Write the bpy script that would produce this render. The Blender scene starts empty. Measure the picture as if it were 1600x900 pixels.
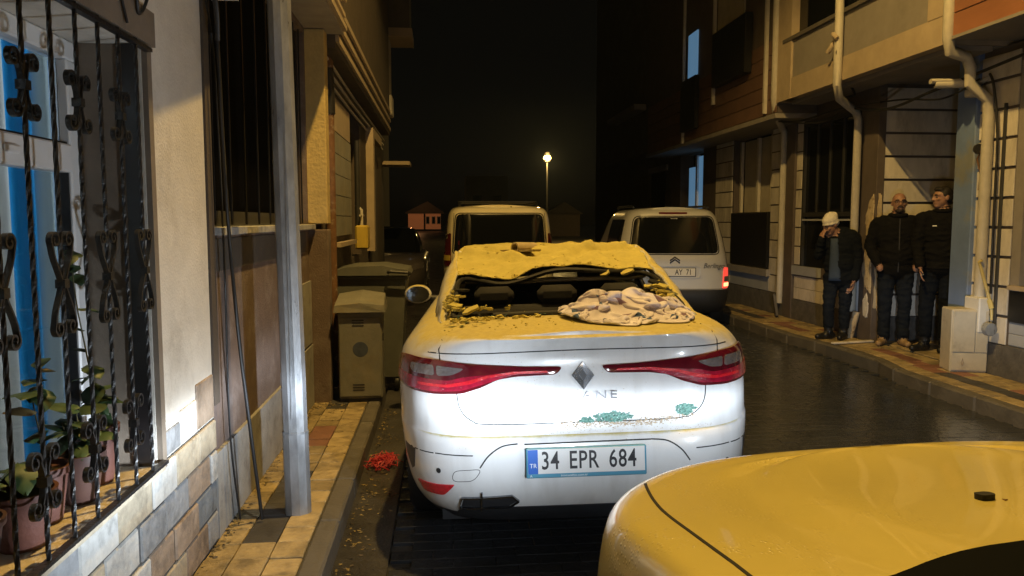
import bpy, bmesh, math, random
from mathutils import Vector, Matrix, Quaternion, noise, geometry, kdtree
from mathutils.bvhtree import BVHTree
random.seed(7)
R = math.radians
PI = math.pi
S = bpy.context.scene
COL = S.collection

# ------------------------------------------------------------------ camera
cam_d = bpy.data.cameras.new('camera')
cam_d.sensor_width = 36.0
cam_d.lens = 36.0 * 1200 / 1600
cam_d.clip_start = 0.02
cam_d.clip_end = 600
cam = bpy.data.objects.new('camera', cam_d)
COL.objects.link(cam)
cam.location = (0, 0, 1.6)
cam.rotation_euler = (R(90) - math.atan(105 / 1200), 0, -math.atan(108 / 1200))
S.camera = cam

# ------------------------------------------------------------------ night sky, moon, exposure
W = bpy.data.worlds.new('World')
S.world = W
W.use_nodes = True
wn = W.node_tree
sky = wn.nodes.new('ShaderNodeTexSky')
sky.sky_type = 'NISHITA'
sky.sun_disc = False
sky.sun_elevation = R(1.0)
sky.sun_rotation = R(200)
hs = wn.nodes.new('ShaderNodeHueSaturation')
hs.inputs['Saturation'].default_value = 0.35
wn.links.new(sky.outputs[0], hs.inputs['Color'])
wn.links.new(hs.outputs[0], wn.nodes['Background'].inputs[0])
wn.nodes['Background'].inputs[1].default_value = 0.0011
sun_d = bpy.data.lights.new('moon', 'SUN')
sun_d.energy = 0.004
sun_d.angle = R(0.5)
sun_d.color = (0.8, 0.88, 1.0)
sun = bpy.data.objects.new('moon', sun_d)
COL.objects.link(sun)
sun.rotation_euler = (R(40), 0, R(160))
sun.location = (0, 0, 30)
S.view_settings.view_transform = 'Standard'
S.view_settings.look = 'None'
S.view_settings.exposure = 0
S.view_settings.gamma = 1
S.cycles.max_bounces = 8
S.cycles.diffuse_bounces = 5
S.cycles.glossy_bounces = 4
S.cycles.transmission_bounces = 6
S.cycles.sample_clamp_indirect = 4.0
S.cycles.use_denoising = True
S.cycles.caustics_reflective = False
S.cycles.caustics_refractive = False

# ------------------------------------------------------------------ materials
def pmat(name, col, rough=.6, metal=0.0, var=.18, vscale=5.0, bump=0.0, bscale=60.0, spec=.5, coat=0.0,
         col2=None, mix_scale=3.0, mix_lo=.45, mix_hi=.6, rand=0.0, rvar=0.0, grime=None, stretch=(1, 1, 1), trans=0.0, alpha=1.0, emit=None, estr=0.0, detail=6):
    m = bpy.data.materials.new(name)
    m.use_nodes = True
    nt = m.node_tree
    N, K = nt.nodes, nt.links.new
    b = N['Principled BSDF']
    tc = N.new('ShaderNodeTexCoord')
    mp = N.new('ShaderNodeMapping')
    mp.inputs['Scale'].default_value = stretch
    K(tc.outputs['Object'], mp.inputs['Vector'])
    oi = N.new('ShaderNodeObjectInfo')
    add = N.new('ShaderNodeVectorMath'); add.operation = 'ADD'
    mul = N.new('ShaderNodeMath'); mul.operation = 'MULTIPLY'; mul.inputs[1].default_value = 37.0
    K(oi.outputs['Random'], mul.inputs[0])
    K(mp.outputs[0], add.inputs[0]); K(mul.outputs[0], add.inputs[1])
    vec = add.outputs[0]
    n1 = N.new('ShaderNodeTexNoise'); n1.inputs['Scale'].default_value = vscale; n1.inputs['Detail'].default_value = detail
    n1.inputs['Roughness'].default_value = .65
    K(vec, n1.inputs['Vector'])
    c = N.new('ShaderNodeRGB'); c.outputs[0].default_value = (*col, 1)
    out = c.outputs[0]
    if col2 is not None:
        n2 = N.new('ShaderNodeTexNoise'); n2.inputs['Scale'].default_value = mix_scale; n2.inputs['Detail'].default_value = 8
        n2.inputs['Roughness'].default_value = .7
        K(vec, n2.inputs['Vector'])
        mr = N.new('ShaderNodeMapRange'); mr.inputs[1].default_value = mix_lo; mr.inputs[2].default_value = mix_hi
        K(n2.outputs[0], mr.inputs[0])
        mx = N.new('ShaderNodeMix'); mx.data_type = 'RGBA'
        K(mr.outputs[0], mx.inputs['Factor']); K(out, mx.inputs['A']); mx.inputs['B'].default_value = (*col2, 1)
        out = mx.outputs['Result']
    hsv = N.new('ShaderNodeHueSaturation')
    mr2 = N.new('ShaderNodeMapRange'); mr2.inputs[1].default_value = .25; mr2.inputs[2].default_value = .75
    mr2.inputs[3].default_value = 1 - var; mr2.inputs[4].default_value = 1 + var
    K(n1.outputs[0], mr2.inputs[0])
    val = mr2.outputs[0]
    if rand:
        m3 = N.new('ShaderNodeMapRange'); m3.inputs[3].default_value = 1 - rand; m3.inputs[4].default_value = 1 + rand
        K(oi.outputs['Random'], m3.inputs[0])
        mm = N.new('ShaderNodeMath'); mm.operation = 'MULTIPLY'
        K(val, mm.inputs[0]); K(m3.outputs[0], mm.inputs[1]); val = mm.outputs[0]
    K(val, hsv.inputs['Value']); K(out, hsv.inputs['Color'])
    K(hsv.outputs[0], b.inputs['Base Color'])
    if rvar:
        m4 = N.new('ShaderNodeMapRange'); m4.inputs[1].default_value = .3; m4.inputs[2].default_value = .7
        m4.inputs[3].default_value = max(.02, rough - rvar); m4.inputs[4].default_value = min(1, rough + rvar)
        K(n1.outputs[0], m4.inputs[0]); K(m4.outputs[0], b.inputs['Roughness'])
    else:
        b.inputs['Roughness'].default_value = rough
    b.inputs['Metallic'].default_value = metal
    b.inputs['Specular IOR Level'].default_value = spec
    b.inputs['Coat Weight'].default_value = coat
    b.inputs['Coat Roughness'].default_value = .06
    b.inputs['Transmission Weight'].default_value = trans
    b.inputs['Alpha'].default_value = alpha
    if emit:
        b.inputs['Emission Color'].default_value = (*emit, 1)
        b.inputs['Emission Strength'].default_value = estr
    if bump:
        nb = N.new('ShaderNodeTexNoise'); nb.inputs['Scale'].default_value = bscale; nb.inputs['Detail'].default_value = 5
        K(vec, nb.inputs['Vector'])
        bp = N.new('ShaderNodeBump'); bp.inputs['Strength'].default_value = bump; bp.inputs['Distance'].default_value = .01
        K(nb.outputs[0], bp.inputs['Height']); K(bp.outputs[0], b.inputs['Normal'])
    return m

M = {}
def mat(key, *a, **k):
    M[key] = pmat(key, *a, **k)
    return M[key]

mat('white_plaster', (.62, .59, .53), .85, var=.16, vscale=3.5, bump=.35, bscale=90, col2=(.42, .38, .32), mix_scale=2.2, mix_lo=.52, mix_hi=.75)
mat('mauve_plaster', (.17, .125, .105), .85, var=.2, vscale=6, bump=.5, bscale=110, col2=(.23, .185, .165), mix_scale=4, mix_lo=.5, mix_hi=.62)
mat('grey_plaster', (.34, .34, .33), .8, var=.25, vscale=4, bump=.3, bscale=70, col2=(.2, .19, .18), mix_scale=5, mix_lo=.5, mix_hi=.7)
mat('dark_plaster', (.10, .09, .08), .85, var=.25, vscale=4, bump=.3, bscale=60)
mat('brown_plaster', (.085, .066, .05), .85, var=.22, vscale=4, bump=.4, bscale=80)
mat('yellow_plaster', (.55, .42, .17), .85, var=.15, vscale=8, bump=.6, bscale=40)
mat('soffit', (.36, .33, .28), .85, var=.2, vscale=4, bump=.2)
mat('trim_brown', (.19, .155, .12), .7, var=.2, vscale=6, bump=.2)
for k, c in dict(grey=(.27, .28, .29), pale=(.46, .46, .44), beige=(.44, .38, .28), brown=(.30, .23, .17), slate=(.20, .225, .25)).items():
    mat('stone_' + k, c, .75, var=.3, vscale=9, bump=.9, bscale=28, rand=.14, col2=tuple(x * .5 for x in c), mix_scale=6, mix_lo=.5, mix_hi=.68)
mat('mortar', (.09, .085, .08), .9, var=.25, bump=.3)
mat('iron', (.012, .012, .013), .38, var=.3, bump=.25, bscale=90, col2=(.07, .05, .02), mix_scale=30, mix_lo=.6, mix_hi=.75)
mat('pvc', (.80, .81, .82), .35, var=.05)
mat('glass', (.9, .95, 1.0), .03, trans=1.0, var=0, spec=.5)
mat('black_glass', (.006, .007, .008), .06, var=.0, spec=.5)
mat('terracotta', (.095, .036, .026), .6, var=.25, vscale=8, bump=.2)
mat('plastic_pot', (.065, .034, .028), .45, var=.2)
mat('soil', (.04, .03, .02), .95, var=.4, bump=.8, bscale=60)
mat('leaf', (.035, .07, .024), .5, var=.3, vscale=20, rand=.25)
mat('leaf_dry', (.20, .15, .06), .6, var=.3, vscale=20, rand=.2)
mat('stem', (.10, .09, .04), .7)
mat('galvanised', (.33, .35, .38), .38, metal=.4, var=.35, vscale=14, bump=.12, bscale=30, rvar=.14, col2=(.36, .38, .4), mix_scale=22, mix_lo=.5, mix_hi=.7, stretch=(1, 1, .35))
mat('rust_pipe', (.17, .085, .04), .7, var=.35, vscale=12, bump=.3, col2=(.32, .25, .17), mix_scale=14, mix_lo=.55, mix_hi=.66)
mat('cream_pipe', (.52, .49, .42), .5, var=.12, vscale=8)
mat('white_pipe', (.68, .67, .63), .45, var=.12)
mat('cable', (.012, .012, .013), .5, var=.2)
mat('cabinet_paint', (.22, .215, .18), .6, var=.25, vscale=5, bump=.15, col2=(.24, .2, .12), mix_scale=3, mix_lo=.5, mix_hi=.7)
mat('bin_plastic', (.14, .145, .125), .5, var=.2, vscale=5)
mat('blue_logo', (.06, .075, .11), .7, var=.3, vscale=20)
mat('dark_metal', (.03, .03, .03), .5, var=.2)
mat('meter_yellow', (.55, .40, .06), .55, var=.15)
mat('tile_yellow', (.36, .28, .15), .68, var=.35, vscale=9, bump=.6, bscale=45, rand=.22, col2=(.12, .095, .055), mix_scale=5, mix_lo=.47, mix_hi=.72, rvar=.25)
mat('tile_red', (.21, .105, .075), .7, var=.3, vscale=9, bump=.4, bscale=50, rand=.2, rvar=.2)
mat('tile_dark', (.055, .052, .05), .6, var=.35, vscale=9, bump=.5, bscale=40, rand=.2, rvar=.2, col2=(.22, .18, .10), mix_scale=12, mix_lo=.62, mix_hi=.7)
mat('kerb', (.11, .10, .085), .7, var=.3, vscale=5, bump=.5, bscale=35, rand=.1, rvar=.2)
mat('asphalt', (.05, .047, .043), .42, var=.35, vscale=2.5, bump=.6, bscale=70, rvar=.2, spec=.5)
mat('paver', (.036, .039, .044), .16, var=.3, vscale=3, bump=.35, bscale=25, rand=.12, rvar=.12, spec=.6)
mat('dirt', (.10, .08, .055), .9, var=.4, vscale=12, bump=.8, bscale=60)
mat('siding_white', (.60, .56, .49), .6, var=.2, vscale=5, rand=.10, bump=.15, bscale=30, col2=(.30, .27, .22), mix_scale=3.5, mix_lo=.5, mix_hi=.75, stretch=(1, 1, .35))
mat('siding_grey', (.36, .38, .42), .6, var=.12, vscale=4, rand=.06)
mat('siding_orange', (.27, .115, .06), .6, var=.2, vscale=5, rand=.1, stretch=(1, .3, 1))
mat('siding_brown', (.15, .085, .06), .6, var=.2, vscale=5, rand=.12)
mat('slab_beige', (.42, .34, .24), .8, var=.15, vscale=4, bump=.15)
mat('slab_grey', (.25, .23, .21), .8, var=.15, vscale=4, bump=.15)
mat('pillar_brown', (.10, .08, .07), .75, var=.2, bump=.2)
mat('pillar_blue', (.15, .22, .40), .7, var=.15, vscale=4, bump=.1, col2=(.2, .22, .23), mix_scale=1.5, mix_lo=.5, mix_hi=.6)
mat('plinth', (.10, .095, .09), .85, var=.4, vscale=8, bump=.7, bscale=30, col2=(.2, .19, .17), mix_scale=9, mix_lo=.6, mix_hi=.75)
mat('peeled', (.50, .41, .27), .9, var=.25, vscale=14, bump=.9, bscale=30, col2=(.28, .19, .11), mix_scale=12, mix_lo=.55, mix_hi=.62)
mat('black_panel', (.012, .012, .013), .35, var=.2)
mat('void', (.003, .003, .004), .95, var=0, spec=.02)
mat('window_lit', (.3, .4, .5), .5, emit=(.25, .55, .9), estr=.26, var=0)
mat('curtain_pale', (.4, .36, .28), .8, var=.15)
mat('cctv', (.55, .52, .44), .45, var=.1)
mat('meter_box', (.50, .46, .37), .6, var=.15, vscale=6, col2=(.36, .32, .24), mix_scale=4, mix_lo=.55, mix_hi=.7)
mat('far_orange_glow', (.45, .24, .14), .8, emit=(1, .30, .09), estr=.11, var=.2)  # wall glows faintly by itself, standing in for orange lamplight on it
mat('roof_tile', (.11, .085, .075), .8, var=.2)
mat('far_beige', (.22, .17, .14), .85, var=.15)

# ------------------------------------------------------------------ mesh helpers
class MB:
    def __init__(s): s.v, s.f, s.mi = [], [], []
    def add(s, vs, fs, mi=0):
        o = len(s.v); s.v += [tuple(p) for p in vs]; s.f += [tuple(i + o for i in q) for q in fs]; s.mi += [mi] * len(fs); return s
    def box(s, x0, y0, z0, x1, y1, z1, mi=0, bev=0.0):
        if x0 > x1: x0, x1 = x1, x0
        if y0 > y1: y0, y1 = y1, y0
        if z0 > z1: z0, z1 = z1, z0
        if bev > 0:
            b = min(bev, (x1 - x0) / 2.1, (y1 - y0) / 2.1, (z1 - z0) / 2.1)
            bm = bmesh.new()
            bmesh.ops.create_cube(bm, size=1)
            for v in bm.verts:
                v.co = Vector(((x0 + x1) / 2 + v.co.x * (x1 - x0), (y0 + y1) / 2 + v.co.y * (y1 - y0), (z0 + z1) / 2 + v.co.z * (z1 - z0)))
            bmesh.ops.bevel(bm, geom=bm.edges[:], offset=b, segments=1, affect='EDGES')
            s.bm(bm, mi); return s
        v = [(x0, y0, z0), (x1, y0, z0), (x1, y1, z0), (x0, y1, z0), (x0, y0, z1), (x1, y0, z1), (x1, y1, z1), (x0, y1, z1)]
        return s.add(v, [(0, 3, 2, 1), (4, 5, 6, 7), (0, 1, 5, 4), (1, 2, 6, 5), (2, 3, 7, 6), (3, 0, 4, 7)], mi)
    def bm(s, bm, mi=0):
        bm.verts.index_update()
        s.add([v.co.copy() for v in bm.verts], [[v.index for v in f.verts] for f in bm.faces], mi); bm.free(); return s
    def tube(s, pts, r, n=8, mi=0, caps=True, twist=0.0, flat=None):
        pts = [Vector(p) for p in pts]
        rr = r if hasattr(r, '__len__') else [r] * len(pts)
        vs, fs = [], []
        up = None
        for i, p in enumerate(pts):
            a = pts[max(0, i - 1)]; b = pts[min(len(pts) - 1, i + 1)]
            t = (b - a)
            if t.length < 1e-9: t = Vector((0, 0, 1))
            t.normalize()
            if up is None:
                up = Vector((0, 0, 1)) if abs(t.z) < .9 else Vector((1, 0, 0))
            u = (up - t * up.dot(t))
            if u.length < 1e-6: u = t.orthogonal()
            u.normalize(); w = t.cross(u); up = u
            for k in range(n):
                an = 2 * PI * k / n + twist * i + (PI / 4 if n == 4 else 0)
                ca, sa = math.cos(an), math.sin(an)
                if flat: ca *= flat[0]; sa *= flat[1]
                vs.append(p + (u * ca + w * sa) * rr[i])
        for i in range(len(pts) - 1):
            for k in range(n):
                fs.append((i * n + k, i * n + (k + 1) % n, (i + 1) * n + (k + 1) % n, (i + 1) * n + k))
        if caps:
            fs.append(tuple(range(n - 1, -1, -1))); fs.append(tuple((len(pts) - 1) * n + k for k in range(n)))
        return s.add(vs, fs, mi)
    def lathe(s, prof, c=(0, 0, 0), n=20, mi=0, axis='z'):
        vs, fs = [], []
        for (r, h) in prof:
            for k in range(n):
                a = 2 * PI * k / n
                if axis == 'z': vs.append((c[0] + r * math.cos(a), c[1] + r * math.sin(a), c[2] + h))
                elif axis == 'x': vs.append((c[0] + h, c[1] + r * math.cos(a), c[2] + r * math.sin(a)))
                else: vs.append((c[0] + r * math.sin(a), c[1] + h, c[2] + r * math.cos(a)))
        for i in range(len(prof) - 1):
            for k in range(n):
                fs.append((i * n + k, i * n + (k + 1) % n, (i + 1) * n + (k + 1) % n, (i + 1) * n + k))
        if prof[0][0] > 1e-6: fs.append(tuple(range(n - 1, -1, -1)))
        if prof[-1][0] > 1e-6: fs.append(tuple((len(prof) - 1) * n + k for k in range(n)))
        return s.add(vs, fs, mi)
    def prism(s, poly, a, b, axis='y', mi=0):
        """polygon (two coords) extruded along an axis from a to b"""
        n = len(poly)
        def P(p, h):
            return (p[0], h, p[1]) if axis == 'y' else ((h, p[0], p[1]) if axis == 'x' else (p[0], p[1], h))
        vs = [P(p, a) for p in poly] + [P(p, b) for p in poly]
        fs = [tuple(range(n - 1, -1, -1)), tuple(range(n, 2 * n))] + [(i, (i + 1) % n, n + (i + 1) % n, n + i) for i in range(n)]
        return s.add(vs, fs, mi)
    def grid(s, fn, nu, nv, mi=0, wrap=False):
        vs = [fn(i / nu, j / nv) for j in range(nv + 1) for i in range(nu + 1)]
        fs = [(j * (nu + 1) + i, j * (nu + 1) + i + 1, (j + 1) * (nu + 1) + i + 1, (j + 1) * (nu + 1) + i) for j in range(nv) for i in range(nu)]
        return s.add(vs, fs, mi)
    def mesh(s, name, mats, smooth=None):
        me = bpy.data.meshes.new(name)
        me.from_pydata([tuple(v) for v in s.v], [], s.f)
        for m in (mats if isinstance(mats, (list, tuple)) else [mats]):
            me.materials.append(M[m] if isinstance(m, str) else m)
        if any(s.mi): me.polygons.foreach_set('material_index', s.mi)
        me.validate()
        bm = bmesh.new(); bm.from_mesh(me); bmesh.ops.recalc_face_normals(bm, faces=bm.faces[:]); bm.to_mesh(me); bm.free()
        if smooth is not None:
            me.polygons.foreach_set('use_smooth', [True] * len(me.polygons))
            me.set_sharp_from_angle(angle=R(smooth))
        return me

def tag(o, label=None, cat=None, group=None, kind=None):
    if label: o['label'] = label
    if cat: o['category'] = cat
    if group: o['group'] = group
    if kind: o['kind'] = kind
    return o
def link(name, me, parent=None, loc=(0, 0, 0), rot=(0, 0, 0), scale=(1, 1, 1)):
    o = bpy.data.objects.new(name, me)
    COL.objects.link(o)
    o.location = loc; o.rotation_euler = rot; o.scale = scale
    if parent is not None: o.parent = parent
    return o
def obj(name, mb, mats, parent=None, smooth=None, loc=(0, 0, 0), rot=(0, 0, 0)):
    return link(name, mb.mesh(name, mats, smooth), parent, loc, rot)
def empty(name, loc=(0, 0, 0), rotz=0.0, label=None, cat=None, group=None):
    o = bpy.data.objects.new(name, None)
    COL.objects.link(o); o.location = loc; o.rotation_euler = (0, 0, rotz)
    o.empty_display_size = .1
    return tag(o, label, cat, group)
def bx(name, m, parent, a, b, bev=0.0, smooth=None):
    return obj(name, MB().box(*a, *b, bev=bev), m, parent, smooth)
def copy_tree(o, parent=None):
    c = o.copy(); COL.objects.link(c); c.parent = parent
    for ch in list(o.children): copy_tree(ch, c)
    return c
def text_mesh(s, size, depth=.0, extrude=.0015, align='CENTER', shear=0.0, spacing=1.0):
    cu = bpy.data.curves.new('lettering', 'FONT')
    cu.body = s; cu.size = size; cu.align_x = align; cu.align_y = 'CENTER'; cu.extrude = extrude; cu.shear = shear
    cu.resolution_u = 3; cu.space_character = spacing; cu.offset = depth
    o = bpy.data.objects.new('tmp', cu); COL.objects.link(o)
    dg = bpy.context.evaluated_depsgraph_get()
    me = bpy.data.meshes.new_from_object(o.evaluated_get(dg))
    bpy.data.objects.remove(o); bpy.data.curves.remove(cu)
    return me
def text(name, s, size, m, parent, loc, rot=(PI / 2, 0, 0), sx=1.0, sy=1.0, **k):
    me = text_mesh(s, size, **k)
    me.name = name; me.materials.clear(); me.materials.append(M[m])
    return link(name, me, parent, loc, rot, (sx, sy, 1))
def lerp(a, b, t): return a + (b - a) * t
def interp(tab, x):
    if x <= tab[0][0]: return tab[0][1]
    for (a, va), (b, vb) in zip(tab, tab[1:]):
        if x <= b: return lerp(va, vb, (x - a) / (b - a))
    return tab[-1][1]
def smooth01(t):
    t = max(0, min(1, t)); return t * t * (3 - 2 * t)
# ------------------------------------------------------------------ ground, road, pavements
LW, LK, RK, RW, RU = -1.06, -.52, 4.46, 5.3, 4.7     # left wall, left kerb, right kerb, right wall, right upper floors
gm = MB().grid(lambda u, v: (lerp(-80, 90, u), lerp(-40, 260, v), -.05), 2, 2)
tag(obj('ground', gm, 'asphalt'), kind='structure')
road = tag(obj('road', MB().grid(lambda u, v: (lerp(LK - .02, RK + .02, u), lerp(-9, 40, v), -.022), 8, 40), 'asphalt'), kind='structure')

def paver_box(rng):
    t = .003
    w, l = .0993, .0493
    v = [(-w, -l, -.04), (w, -l, -.04), (w, l, -.04), (-w, l, -.04), (-w, -l, -t), (w, -l, -t), (w, l, -t), (-w, l, -t),
         (-w + t, -l + t, 0), (w - t, -l + t, 0), (w - t, l - t, 0), (-w + t, l - t, 0)]
    f = [(0, 1, 5, 4), (1, 2, 6, 5), (2, 3, 7, 6), (3, 0, 4, 7), (4, 5, 9, 8), (5, 6, 10, 9), (6, 7, 11, 10), (7, 4, 8, 11), (8, 9, 10, 11)]
    return v, f
pv, pf = paver_box(random)
pave_me = MB().add(pv, pf).mesh('paver', 'paver')
rest = MB()
spots = []
rr = random.Random(3)
for j in range(150):
    y = .6 + j * .1
    for i in range(25):
        x = LK + .36 + i * .2 + (.1 if j % 2 else 0)
        if x > RK + .06: continue
        spots.append((x, y))
near = sorted([p for p in spots if p[0] > 1.62 and p[1] > 4.35], key=lambda p: p[1])[:300]
ns = set(near)
for (x, y) in spots:
    dz = rr.uniform(-.0015, .0015) + .006 * math.sin(x * 2.1 + y * 1.3) * .5
    tx, ty = rr.uniform(-.005, .005), rr.uniform(-.005, .005)
    if (x, y) in ns:
        link('paver', pave_me, road, (x, y, dz), (ty, tx, rr.uniform(-.01, .01)))
    else:
        rest.add([(a + x, b + y, c + dz + b * ty - a * tx) for a, b, c in pv], pf)
tag(obj('paver_field', rest, 'paver', road), kind='stuff')

gut = tag(obj('gutter', MB().box(LK - .01, -4, -.045, LK + .252, 15, -.003), 'asphalt'), kind='structure')
def pavement(name, x0, x1, y0, y1, z):
    return tag(obj(name, MB().box(x0, y0, -.04, x1, y1, z - .012), 'mortar'), kind='structure')
lp = pavement('pavement', LW - .3, LK - .105, -4, 6.9, .12)
rt = random.Random(11)
tile_cache = {}
def tile(parent, x0, x1, y0, y1, z, m, name='tile'):
    k = (round(x1 - x0, 3), round(y1 - y0, 3), m)
    if k not in tile_cache:
        w, l = (x1 - x0) / 2 - .002, (y1 - y0) / 2 - .002
        tile_cache[k] = MB().box(-w, -l, -.03, w, l, 0, bev=.004).mesh(name, m)
    link(name, tile_cache[k], parent, ((x0 + x1) / 2, (y0 + y1) / 2, z + rt.uniform(-.004, .003)), (rt.uniform(-.012, .012), rt.uniform(-.012, .012), rt.uniform(-.008, .008)))
cols = [(-1.055, -.935), (-.935, -.775), (-.775, -.627)]
for c, (a, b) in enumerate(cols):
    y = 2.5; j = 0
    while y < 6.3:
        m = 'tile_yellow'
        if c == 1:
            if 2.9 < y < 3.16 or 4.95 < y < 5.5: m = 'tile_red'
            elif 3.5 < y < 3.8 or 4.0 < y < 4.45 or y > 6.0: m = 'tile_dark'
            elif y < 2.9: m = 'tile_dark'
        if c == 0 and 3.86 < y < 4.0 or c == 1 and 3.8 < y < 3.98: m = 'tile_dark'
        if c == 2 and rt.random() < .06: m = 'tile_dark'
        tile(lp, a, b, y, y + .17, .12, m)
        y += .17; j += 1
y = 1.9
while y < 6.6:
    tile_l = .62
    k = MB().box(-.052, -tile_l / 2 + .003, -.18, .052, tile_l / 2 - .003, 0, bev=.012)
    if 'kerbstone' not in tile_cache: tile_cache['kerbstone'] = k.mesh('kerbstone', 'kerb')
    link('kerbstone', tile_cache['kerbstone'], lp, (LK - .052, y + tile_l / 2, .12 + rt.uniform(-.004, .002)), (0, 0, rt.uniform(-.006, .006)))
    y += tile_l
# right pavement with a bulging kerb line
rp = pavement('pavement_opposite', RK + .12, 9.5, -4, 26, .12)
def rk(y): return RK + .16 * smooth01((y - 7.0) / .9) * smooth01((9.9 - y) / 1.6)
y = 3.6
while y < 15:
    l = .6
    a = math.atan2(rk(y + l) - rk(y), l)
    if 'kerbstone_b' not in tile_cache:
        tile_cache['kerbstone_b'] = MB().box(-.06, -.297, -.2, .06, .297, 0, bev=.014).mesh('kerbstone', 'kerb')
    link('kerbstone', tile_cache['kerbstone_b'], rp, ((rk(y) + rk(y + l)) / 2 + .06, y + l / 2, .125 + rt.uniform(-.004, .003)), (0, 0, -a))
    y += l
y = 4.6
while y < 13.0:
    for c in range(4):
        a = rk(y + .1) + .125 + c * .17
        if a + .165 > 5.28: continue
        m = 'tile_yellow'
        if c == 1: m = 'tile_red' if (6.9 < y < 8.4 or 9.6 < y < 10.6) else ('tile_dark' if y < 6.9 or y > 11 else 'tile_yellow')
        if c in (2, 3) and rt.random() < .12: m = 'tile_red'
        tile(rp, a, a + .168, y, y + .2, .124, m)
    y += .2
y = 7.62
while y < 8.9:
    for c in range(6):
        tile(rp, 5.31 + c * .2, 5.51 + c * .2, y, y + .2, .124, 'tile_yellow')
    y += .2
# windblown grit and dead leaves along the left wall and gutter
gr = MB(); g2 = random.Random(5)
for i in range(900):
    side = g2.random()
    if side < .45: x = LW + .01 + abs(g2.gauss(0, .035)); y = g2.uniform(2.6, 6.2); z = .121
    elif side < .6: x = LW + .02 + g2.random() ** 2 * .3; y = 6.1 + g2.gauss(0, .12); z = .121
    else: x = LK + .02 + abs(g2.gauss(0, .08)); y = g2.uniform(2.9, 6.5); z = -.001
    s = g2.uniform(.004, .016) * (1 if side > .3 else 1.2); a = g2.uniform(0, 6.28)
    ca, sa = math.cos(a) * s, math.sin(a) * s
    h = g2.uniform(.001, .006)
    gr.add([(x - ca, y - sa, z), (x + sa * .5, y - ca * .5, z + h), (x + ca, y + sa, z + h * .5), (x - sa * .5, y + ca * .5, z)], [(0, 1, 2, 3)], mi=0 if g2.random() < .6 else 1)
tag(obj('dead_leaves', gr, ['leaf_dry', 'dirt']), 'dry leaves and grit gathered along the left wall and gutter', 'leaves', kind='stuff')

# ------------------------------------------------------------------ left: white house with barred window
h1 = empty('white_house', (LW, 1, 0), 0, 'white plastered house with barred window and painted stone base on the left', 'house')
SPLIT = {'plinth', 'window_frame', 'post', 'lit_pane', 'pane', 'shop_glass', 'front_wall', 'moulding', 'broken_panel'}
def part(name, m, parent, *boxes, bev=0.0, smooth=None):
    if name in SPLIT and len(boxes) > 1:
        for b in boxes: o_ = part(name, m, parent, b, bev=bev, smooth=smooth)
        return o_
    mb = MB()
    for b in boxes: mb.box(*b, bev=bev)
    o = parent.matrix_world.translation if False else parent.location
    mb.v = [(x - o[0], y - o[1], z - o[2]) for x, y, z in mb.v]
    return obj(name, mb, m, parent, smooth)
def local(parent, mb):
    o = parent.location
    mb.v = [(x - o[0], y - o[1], z - o[2]) for x, y, z in mb.v]
    return mb
T = LW - .27
WY0, WY1, WZ0, WZ1 = .95, 2.885, .70, 2.22
def local(parent, mb):
    o = parent.location
    mb.v = [(x - o[0], y - o[1], z - o[2]) for x, y, z in mb.v]
    return mb
wall1 = part('wall', 'white_plaster', h1, (T, -3.5, 0, LW, WY0, 2.598), (T, WY1, 0, LW, 3.585, 2.598), (T, WY0, 0, LW, WY1, WZ0 - .02), (T, WY0, WZ1, LW, WY1, 2.598))
wall1.location = (0, 0, 0)
obj('upper_floor', local(h1, MB().prism([(T, -3.5), (LW + .30, -3.5), (LW + .285, 2.2), (LW + .14, 3.705), (LW + .02, 3.705), (LW + .02, 3.586), (T, 3.586)], 2.60, 7.5, axis='z')), 'white_plaster', h1)
part('window_surround', 'trim_brown', h1, (LW + .001, WY0 - .05, WZ1, LW + .035, WY1 + .05, WZ1 + .12), (LW + .001, WY1 + .004, WZ0 - .02, LW + .02, WY1 + .045, WZ1 - .001))
part('sill', 'stone_beige', h1, (T - .02, WY0 + .001, WZ0 - .018, LW + .03, WY1 - .001, WZ0))
part('reveal_lining', 'trim_brown', h1, (T + .03, WY1 - .012, WZ0 + .001, LW - .06, WY1 - .002, WZ1 - .001))
part('black_strip', 'black_panel', h1, (LW - .055, WY1 - .03, WZ0 + .002, LW - .012, WY1 - .003, WZ1 - .004))  # plain black strip down the far side of the reveal
# room behind
part('room', 'white_plaster', h1, (-4.2, -1.0, 0, -4.1, 3.5, 2.6), (-4.1, -1.0, 0, T - .001, -.9, 2.6), (-4.1, 3.4, 0, T - .001, 3.5, 2.6), (-4.1, -.9, 2.5, T - .001, 3.4, 2.6), (-4.1, -.9, 0, T - .001, 3.4, .05))
# painted stone base: blocks
sr = random.Random(21)
zr = .125; row = 0
while zr < .69:
    y = 1.3 + (row % 2) * -.13
    while y < 3.56:
        l = sr.choice((.25, .27, .29))
        y1 = min(y + l, 3.575)
        if y1 - y > .05:
            c = sr.choices(('grey', 'pale', 'beige', 'brown', 'slate'), (4, 3, 3, 2, 2))[0]
            top = min(zr + .142, .70)
            part('stone', 'stone_' + c, h1, (LW - .02, y + .0045, zr + .0045, LW + .015 + sr.uniform(-.005, .004), y1 - .0045, top - .0045), bev=.006)
        y = y1
    zr += .143; row += 1
part('mortar_bed', 'mortar', h1, (LW + .001, 1.2, .10, LW + .004, 3.58, .695))
# stones stepping up beside the window
for (y0, y1, z0, z1, c) in ((2.95, 3.12, .703, .80, 'grey'), (3.13, 3.33, .703, .84, 'pale'), (3.34, 3.575, .703, .90, 'brown')):
    part('stone', 'stone_' + c, h1, (LW - .02, y0, z0, LW + .008, y1, z1), bev=.004)
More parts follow.
